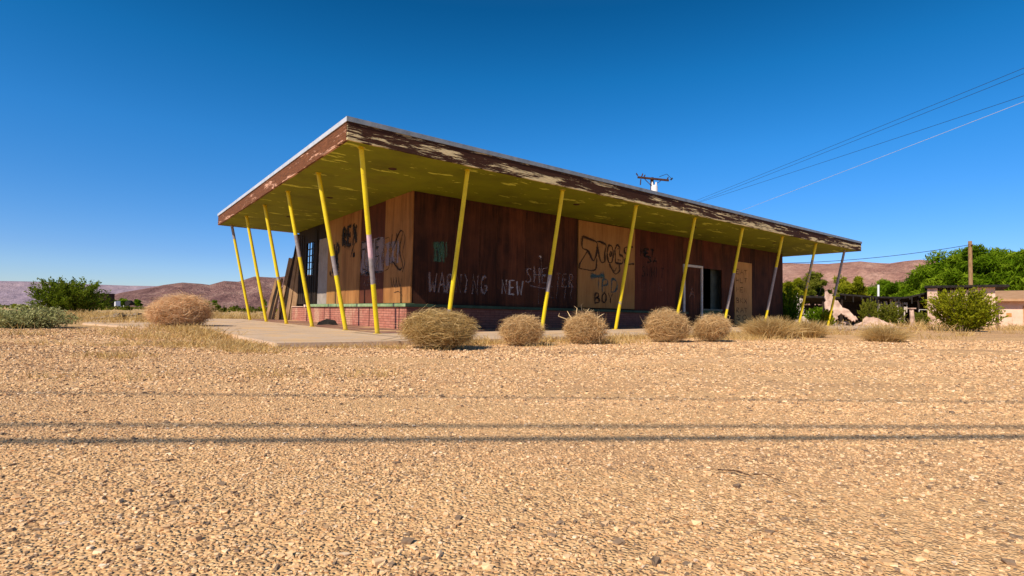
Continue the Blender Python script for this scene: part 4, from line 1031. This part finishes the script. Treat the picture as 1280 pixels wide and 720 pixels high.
# ------------------------------------------------------------------ left distance
def pile():
    r = RS(15); px = 158; Y = 18.5; p = at(px, 400, Y)
    for k_ in range(13):
        m = MB(); L = .7+.8*r.rand(); a_ = r.rand()*.9-.45; x = r.rand()*1.7-.85; y = r.rand()*.7; z0 = .02+.05*(k_ // 3)*(1-abs(x)*.7)
        lift = .10+.30*r.rand()*(1-abs(x)); d = np.array([math.cos(a_)*L, math.sin(a_)*L, lift*(1 if x < 0 else -.4)])
        q = np.array([x-d[0]/2, y, max(z0, .03)]); e_ = q+d; e_[2] = max(e_[2], .03); m.beam(q, e_, .15+.1*r.rand(), .05)
        o = m.build('broken_plank', M['greywood']); o.location = (p[0], Y, float(Gn(p[0], Y))); tag(o, 'grey broken plank in the heap on the open ground', 'plank', 'planks heaped on the open ground')
    m = MB(); rr_ = rdir(14, r, -.2)*np.array([.17, .15, .17]); bm = bmesh.new(); [bm.verts.new(tuple(q)) for q in rr_]; bmesh.ops.convex_hull(bm, input=bm.verts[:])
    me = bpy.data.meshes.new('burnt_log'); bm.to_mesh(me); bm.free(); me.materials.append(M['black']); o = bpy.data.objects.new('burnt_log', me); col.objects.link(o); o.location = (p[0]+.15, Y-.1, float(Gn(p[0], Y))+.52)
    tag(o, 'black burnt stump on top of the plank heap', 'stump')
pile()
p = at(116, 379, 150); zc_ = float(Gn(p[0], 150)); T = empty('shipping_container', (p[0], 150, zc_)); tag(T, 'dark brown corrugated box container far left beyond the green bush', 'container')
m = MB(); wq = at(133, 379, 150)[0]-p[0]; hq = at(116, 367, 150)[2]-zc_
m.box((-1, 0, 0), (wq, 3, hq))
for k_ in range(14): m.box((-.9+k_*(wq+.9)/14, -.06, .15), (-.9+k_*(wq+.9)/14+.16, -.002, hq-.1))
m.build('body', M['container'], T); m = MB(); m.box((-1.05, -.1, hq), (wq+.05, 3.1, hq+.12)); m.build('roof', M['container'], T)
for px0, px1, py0, py1, Y, lb_ in ((133, 145, 376.0, 379.5, 200, 'white trailer right of the dark container in the far distance'), (151, 158, 377, 379.5, 230, 'smaller white trailer beside a far dark tree')):
    a = at(px0, py1, Y); b = at(px1, py0, Y); z0 = float(Gn(a[0], Y)); T = empty('trailer', (a[0], Y, z0)); tag(T, lb_, 'trailer', 'far white trailers')
    W_ = b[0]-a[0]; h_ = max(b[2]-z0, 1.); m = MB(); m.hexa([(0,0,.3),(W_,0,.3),(W_,2.5,.3),(0,2.5,.3),(.15,0,h_),(W_-.15,0,h_),(W_-.15,2.5,h_),(.15,2.5,h_)]); m.build('body', M['porcelain'], T, bevel=.05)
    for f_ in (.2, .6): m = MB(); m.box((W_*f_, -.02, h_*.55), (W_*(f_+.18), .0, h_*.8)); m.build('window', M['black'], T)
    for f_ in (.35, .7): m = MB(); m.tube([(W_*f_, -.02, .3), (W_*f_, .3, .3)], .3, 10); m.build('wheel', M['black'], T)
for k_, (px, ytop, Y, hw, lb_) in enumerate(((152, 373.5, 210, 8, 'dark round tree beside the far white trailers'), (172, 375, 240, 5, 'small dark tree right of the far trailers'), (258, 375.5, 120, 5, 'tiny dark tree behind the pinkish tumbleweed'), (269, 375, 118, 4, 'tiny dark tree seen left of the first post'), (331, 374, 95, 3, 'dark tree stump shape between two posts'))):
    tree_at(px, Y, ytop, hw, 'far_tree', 16, 900, hw*Y/FOC*.25, M['leaf_dark'], 200+k_, lb_, 'tree', 'small far trees on the plain', clump=.4, low=.1, trunk=.15, nlimb=3)
def scrub():
    r = RS(66); Vs = []; va = []
    n = 900
    Y = 28+ (r.rand(n)**1.8)*420; px = -120+560*r.rand(n)
    k_ = r.rand(n) < .12; px[k_] = 960+420*r.rand(k_.sum()); Y[k_] = 60+200*r.rand(k_.sum())
    x = (px-640)/FOC*Y
    for X_, Y_ in zip(x, Y):
        h = .45+.7*r.rand(); m_ = 40
        dens = float(fbm(np.array([X_*.03]), np.array([Y_*.03]), 3, 5)[0])
        if dens < .45 and Y_ < 120: continue
        d = rdir(m_, r, -.1); c = d*(r.rand(len(d))[:, None]**.4)*np.array([h*1.0, h*1.0, h*.8]); c[:, 2] = np.abs(c[:, 2])
        a = r.randn(len(d), 3); a /= np.linalg.norm(a, axis=1)[:, None]; b = np.cross(a, r.randn(len(d), 3)); b /= np.linalg.norm(b, axis=1)[:, None]
        s = h*.28
        V = np.stack([c-a*s, c+b*s*.6, c+a*s, c-b*s*.6], 1).reshape(-1, 3)+np.array([X_, Y_, float(Gn(X_, Y_))])
        Vs.append(V); va.append(np.repeat(np.clip(r.rand()*.7+.3*r.rand(len(d)), 0, 1), 4))
    V = np.vstack(Vs); o = npmesh('desert_scrub', V, np.arange(len(V)).reshape(-1, 4), M['leaf_mid'], np.concatenate(va)); tag(o, 'low olive desert scrub dotting the plain towards the hills', 'scrub', kind='stuff')
scrub()

# ------------------------------------------------------------------ hills
def mk_hill(name, c0, c1, c2, sc):
    t = NT(name); n = t.noise(sc, 7, .65); n2 = t.noise(sc*7, 5, .7)
    c = t.ramp(n, [(.3, c0), (.52, c1), (.72, c2)]); c = t.mix(t.ramp(n2, [(.42, 0.), (.7, .5)]), c, tuple(x*.55 for x in c0))
    t.bump(n2, 1., 25.); return t.done(c, 1., 0.)  # distance haze is tinted into the hill and mesa base colours
M['hill_r'] = mk_hill('hill_rose', (.34, .17, .14), (.52, .29, .225), (.66, .41, .32), .008)
M['hill_l'] = mk_hill('hill_mauve', (.18, .095, .095), (.38, .215, .19), (.64, .42, .34), .011)
M['mesa'] = mk_hill('mesa_haze', (.27, .21, .27), (.36, .28, .33), (.44, .33, .35), .002)
def hills(name, mat, prof, R, dep, seed, rough, az0, az1, na_=260, nr=60):
    """prof: list of (pixel x, pixel y) of the skyline; built as terrain rising to a crest at radius R"""
    pxs = np.array([p[0] for p in prof], float); pys = np.array([p[1] for p in prof], float)
    px = np.linspace(az0, az1, na_); py = np.interp(px, pxs, pys)
    V = []
    dirs = np.array([FWD+RT*(a-640)/FOC-UP*(b-360)/FOC for a, b in zip(px, py)])
    hor = np.linalg.norm(dirs[:, :2], axis=1); top = ZC+R*dirs[:, 2]/hor
    ux, uy = dirs[:, 0]/hor, dirs[:, 1]/hor
    t = np.linspace(-1, 1, nr)
    Xs = []; 
    for k_ in range(nr):
        rr_ = R+dep*t[k_]; base = np.cos(t[k_]*math.pi/2)**1.15
        x = ux*rr_; y = uy*rr_
        rg = fbm(x*rough+seed, y*rough, 6, seed, True); lo = fbm(x*rough*.35, y*rough*.35+seed, 3, seed+5)
        h = top*(base*(.80+.20*(1-abs(t[k_])))) *(1-(1-base*.98)*.0) - top*(1-base)*0
        h = top*base*(1-abs(t[k_])*1.25*(.65*(1-rg)+.35*(1-lo))) 
        V.append(np.stack([x, y, h-6*abs(t[k_])**2], 1))
    V = np.vstack(V); i = np.arange(nr-1)[:, None]; j = np.arange(na_-1)[None]
    F = np.stack([i*na_+j, i*na_+j+1, (i+1)*na_+j+1, (i+1)*na_+j], -1).reshape(-1, 4)
    o = npmesh(name, V, F, mat, smooth=True); tag(o, kind='structure'); return o
hills('mesa', M['mesa'], [(-300, 349), (-60, 351), (0, 351), (60, 352), (110, 355), (160, 357), (230, 358), (330, 360), (420, 366)], 6500, 1500, 3, .0028, -300, 420)
hills('hill_range', M['hill_l'], [(110, 378), (150, 366), (185, 360), (205, 356), (228, 353), (250, 354.5), (262, 356), (280, 351), (298, 352), (318, 345.5), (345, 347), (362, 344.5), (385, 343), (420, 345), (520, 352), (640, 375)], 2600, 700, 11, .0075, 110, 640, 420, 90)
hills('hills', M['hill_r'], [(700, 372), (880, 338), (940, 330), (985, 329), (1035, 329.5), (1060, 327.5), (1075, 326.5), (1090, 328), (1112, 329), (1132, 326), (1150, 324.3), (1168, 326), (1185, 329), (1230, 322), (1300, 330), (1420, 360)], 3000, 900, 23, .0065, 700, 1420, 420, 90)

# ------------------------------------------------------------------ poles and wires
def rel(m, name, mat, par, **k):
    off = np.array(par.location)
    m.v = [tuple(np.array(p)-off) for p in m.v]; return m.build(name, mat, par, **k)
def cat(p, q, sag, n=24):
    p = np.array(p, float); q = np.array(q, float)
    return [p+(q-p)*k_/n-np.array([0, 0, sag*4*(k_/n)*(1-k_/n)]) for k_ in range(n+1)]
pY = 39.; pp = at(818, 300, pY); pz = float(Gn(pp[0], pY))
def loc_(px, py, Y=pY): return at(px, py, Y)
T = empty('utility_pole', (pp[0], pY, pz)); tag(T, 'utility pole with dark crossarm and white transformer rising behind the roof', 'utility pole')
m = MB(); top = loc_(815, 222); m.tube([(pp[0]-.1, pY, pz-.3), (top[0], pY, top[2])], [.17, .12], 10); rel(m, 'shaft', M['darkwood'], T)
a = loc_(797, 221.5, pY-.15); b = loc_(836, 225.5, pY-.15)
m = MB(); m.beam(a, b, .13, .13); rel(m, 'crossarm', M['darkwood'], T)
for s_ in (loc_(806, 224, pY-.15), loc_(826, 226, pY-.15)):
    m = MB(); q = loc_(815, 233, pY-.1); m.beam(s_, q, .04, .04); rel(m, 'brace', M['darkwood'], T)
for px, py, dz in ((797.5, 220, .22), (802, 221, .25), (805, 221, .16), (834, 224, .16)):
    p = loc_(px, py, pY-.15); m = MB(); lean = -.08 if px < 800 else .05
    m.tube([p+np.array([0, 0, .02]), p+np.array([lean, 0, dz*.5]), p+np.array([lean*1.6, 0, dz])], [.035, .05, .03], 8); rel(m, 'insulator', M['darkwood'], T)
p = loc_(801, 224, pY-.15); m = MB(); m.tube([p, p+np.array([-.03, 0, -.42])], .04, 8); rel(m, 'cutout_fuse', M['darkwood'], T)
c = loc_(818, 235, pY-.3); cm = MB()
cm.tube([c+np.array([0, 0, -.55]), c+np.array([0, 0, -.5]), c+np.array([0, 0, .12]), c+np.array([0, 0, .2])], [.2, .23, .23, .16], 14); tr_ = rel(cm, 'transformer', M['porcelain'], T, smooth=False)
for dx in (-.15, .12):
    m = MB(); q = c+np.array([dx, 0, .18]); m.tube([q, q+np.array([0, 0, .12]), q+np.array([0, 0, .26])], [.05, .06, .03], 8); rel(m, 'bushing', M['porcelain'], T)
m = MB(); s_ = loc_(824, 221, pY-.15); e_ = loc_(839.5, 223.5, pY-.15); mid_ = (s_+e_)/2+np.array([.1, 0, .28]); m.tube([s_, s_*.4+mid_*.6, mid_, mid_*.45+e_*.55, e_], .018, 6); m.tube([e_+np.array([-.07,0,-.08]), e_+np.array([.06,0,.05])], .06, 8); rel(m, 'jumper_wire', M['wire'], T)
# lines running from that pole to the next one, towards and past the camera on the right
ends = [((1500, -9.5), (819, 271)), ((1500, 0), (822, 272)), ((1500, 38.5), (826, 268)), ((1500, 37), (840, 296))]
nm = ['upper of the two topmost dark power lines crossing the sky', 'lower of the two topmost dark power lines crossing the sky', 'third dark power line below the topmost pair', 'lowest bare power line crossing the sky, pale colour for its glint']
for k_, ((x1, y1), (x0, y0)) in enumerate(ends):
    p = loc_(x0, y0, pY); q = at(x1, y1, 13.)
    far_ = q+(q-p)*.6
    m = MB(); m.tube(cat(p, far_, .10 if k_ != 2 else .16, 40), .0068 if k_ != 3 else .007, 6); o = m.build('power_line', M['glintwire'] if k_ == 3 else M['wire'], smooth=True); tag(o, nm[k_], 'power line', 'power lines over the diner')
# bare pole behind the hut, with its drop wire to the left
q = at(1214, 400, 36.); z0 = float(Gn(q[0], 36)); t_ = at(1212.5, 301.5, 36.); T = empty('wooden_pole', (q[0], 36., z0)); tag(T, 'bare tan wooden pole standing behind the pink hut', 'pole')
m = MB(); m.tube([(q[0], 36, z0-.3), (t_[0], 36, t_[2])], [.13, .11], 10); rel(m, 'shaft', M['polewood'], T)
m = MB(); m.tube([(t_[0]-.02, 35.87, t_[2]-.3), (t_[0]-.02, 35.8, t_[2]-.3)], .05, 8); rel(m, 'wire_bracket', M['darkwood'], T)
m = MB(); m.tube(cat(at(1212, 306, 35.85), at(860, 327, 37), .55, 30), .018, 6); o = m.build('power_line', M['wire'], smooth=True); tag(o, 'single dark wire from the bare wooden pole to the diner end', 'power line')
m = MB(); m.tube([at(1098, 400, 34), at(1098, 356, 34)], .06, 8); o = m.build('vent_pipe', M['porcelain']); tag(o, 'thin white pipe standing above the burnt shed roof', 'pipe')
# roadside lines behind the camera, whose shadows cross the lot
el = math.atan(.834); SUN = np.array([-.600*math.cos(el), -.800*math.cos(el), math.sin(el)])
for k_, (gy, h_, rr_, lb_) in enumerate(((3.30, 6.6, .013, 'thinnest'), (2.46, 6.2, .019, 'middle'), (2.20, 5.8, .026, 'thickest'))):
    c = np.array([0, gy, -.07]); p = c+SUN*(h_/SUN[2])+np.array([0, 0, .25]); d = np.array([1, .098-.04*(k_ == 0)-.02*(k_ == 1), 0])
    m = MB(); m.tube(cat(p-d*19, p+d*17, .25, 40), rr_, 6); o = m.build('roadside_wire', M['wire'], smooth=True)
    tag(o, '%s roadside wire overhead, its shadow lying across the gravel' % lb_, 'wire', 'roadside wires above the lot')

# ------------------------------------------------------------------ light, sky, camera
world = bpy.data.worlds.new('World'); scn.world = world; world.use_nodes = True
nt = world.node_tree; bg = nt.nodes['Background']; sky = nt.nodes.new('ShaderNodeTexSky'); sky.sky_type = 'NISHITA'; sky.sun_disc = False
sky.sun_elevation = el; sky.sun_rotation = math.atan2(SUN[0], SUN[1]); sky.air_density = 1.; sky.dust_density = .15; sky.ozone_density = 1.4; sky.altitude = 600
hs = nt.nodes.new('ShaderNodeHueSaturation'); hs.inputs['Saturation'].default_value = 1.3; hs.inputs['Value'].default_value = 1.0
nt.links.new(sky.outputs[0], hs.inputs['Color']); tcw = nt.nodes.new('ShaderNodeTexCoord'); spz = nt.nodes.new('ShaderNodeSeparateXYZ'); nt.links.new(tcw.outputs['Generated'], spz.inputs[0])
rw = nt.nodes.new('ShaderNodeValToRGB'); ew = rw.color_ramp.elements
stops = [(0, (.88, .77, .90)), (.09, (.66, .71, .92)), (.28, (.38, .86, 1.0)), (.40, (.17, .80, .88)), (.50, (.08, .62, .68)), (.72, (.62, .62, .52)), (1, (.85, .72, .55))]
while len(ew) < len(stops): ew.new(.5)
for q_, (p_, c_) in zip(ew, stops): q_.position = p_; q_.color = (*c_, 1)
nt.links.new(spz.outputs[2], rw.inputs[0])
mul = nt.nodes.new('ShaderNodeMix'); mul.data_type = 'RGBA'; mul.blend_type = 'MULTIPLY'; mul.inputs[0].default_value = 1
nt.links.new(rw.outputs[0], mul.inputs[7]); nt.links.new(hs.outputs[0], mul.inputs[6])
m3 = nt.nodes.new('ShaderNodeMix'); m3.data_type = 'RGBA'; m3.blend_type = 'MULTIPLY'; m3.inputs[0].default_value = 1; m3.inputs[7].default_value = (.80, 1.0, 1.18, 1)
nt.links.new(mul.outputs[2], m3.inputs[6]); nt.links.new(m3.outputs[2], bg.inputs[0]); bg.inputs[1].default_value = .125
sun = bpy.data.lights.new('sun', 'SUN'); sun.energy = 5.85; sun.angle = rad(.5); sun.color = (1., .88, .72)
so = bpy.data.objects.new('sun', sun); col.objects.link(so); so.rotation_euler = Vector(-SUN).to_track_quat('-Z', 'Y').to_euler(); so.location = (0, -10, 20)
cam = bpy.data.cameras.new('camera'); co = bpy.data.objects.new('camera', cam); col.objects.link(co)
cam.sensor_width = 36; cam.lens = FOC/1280*36; cam.clip_start = .05; cam.clip_end = 20000
R3 = Matrix((RT, UP, -FWD)).transposed(); co.matrix_world = Matrix.Translation(CAM) @ R3.to_4x4()
scn.camera = co
scn.view_settings.view_transform = 'Standard'; scn.view_settings.look = 'None'; scn.view_settings.exposure = 0; scn.view_settings.gamma = 1
scn.cycles.max_bounces = 8; scn.cycles.diffuse_bounces = 4; scn.cycles.transparent_max_bounces = 12
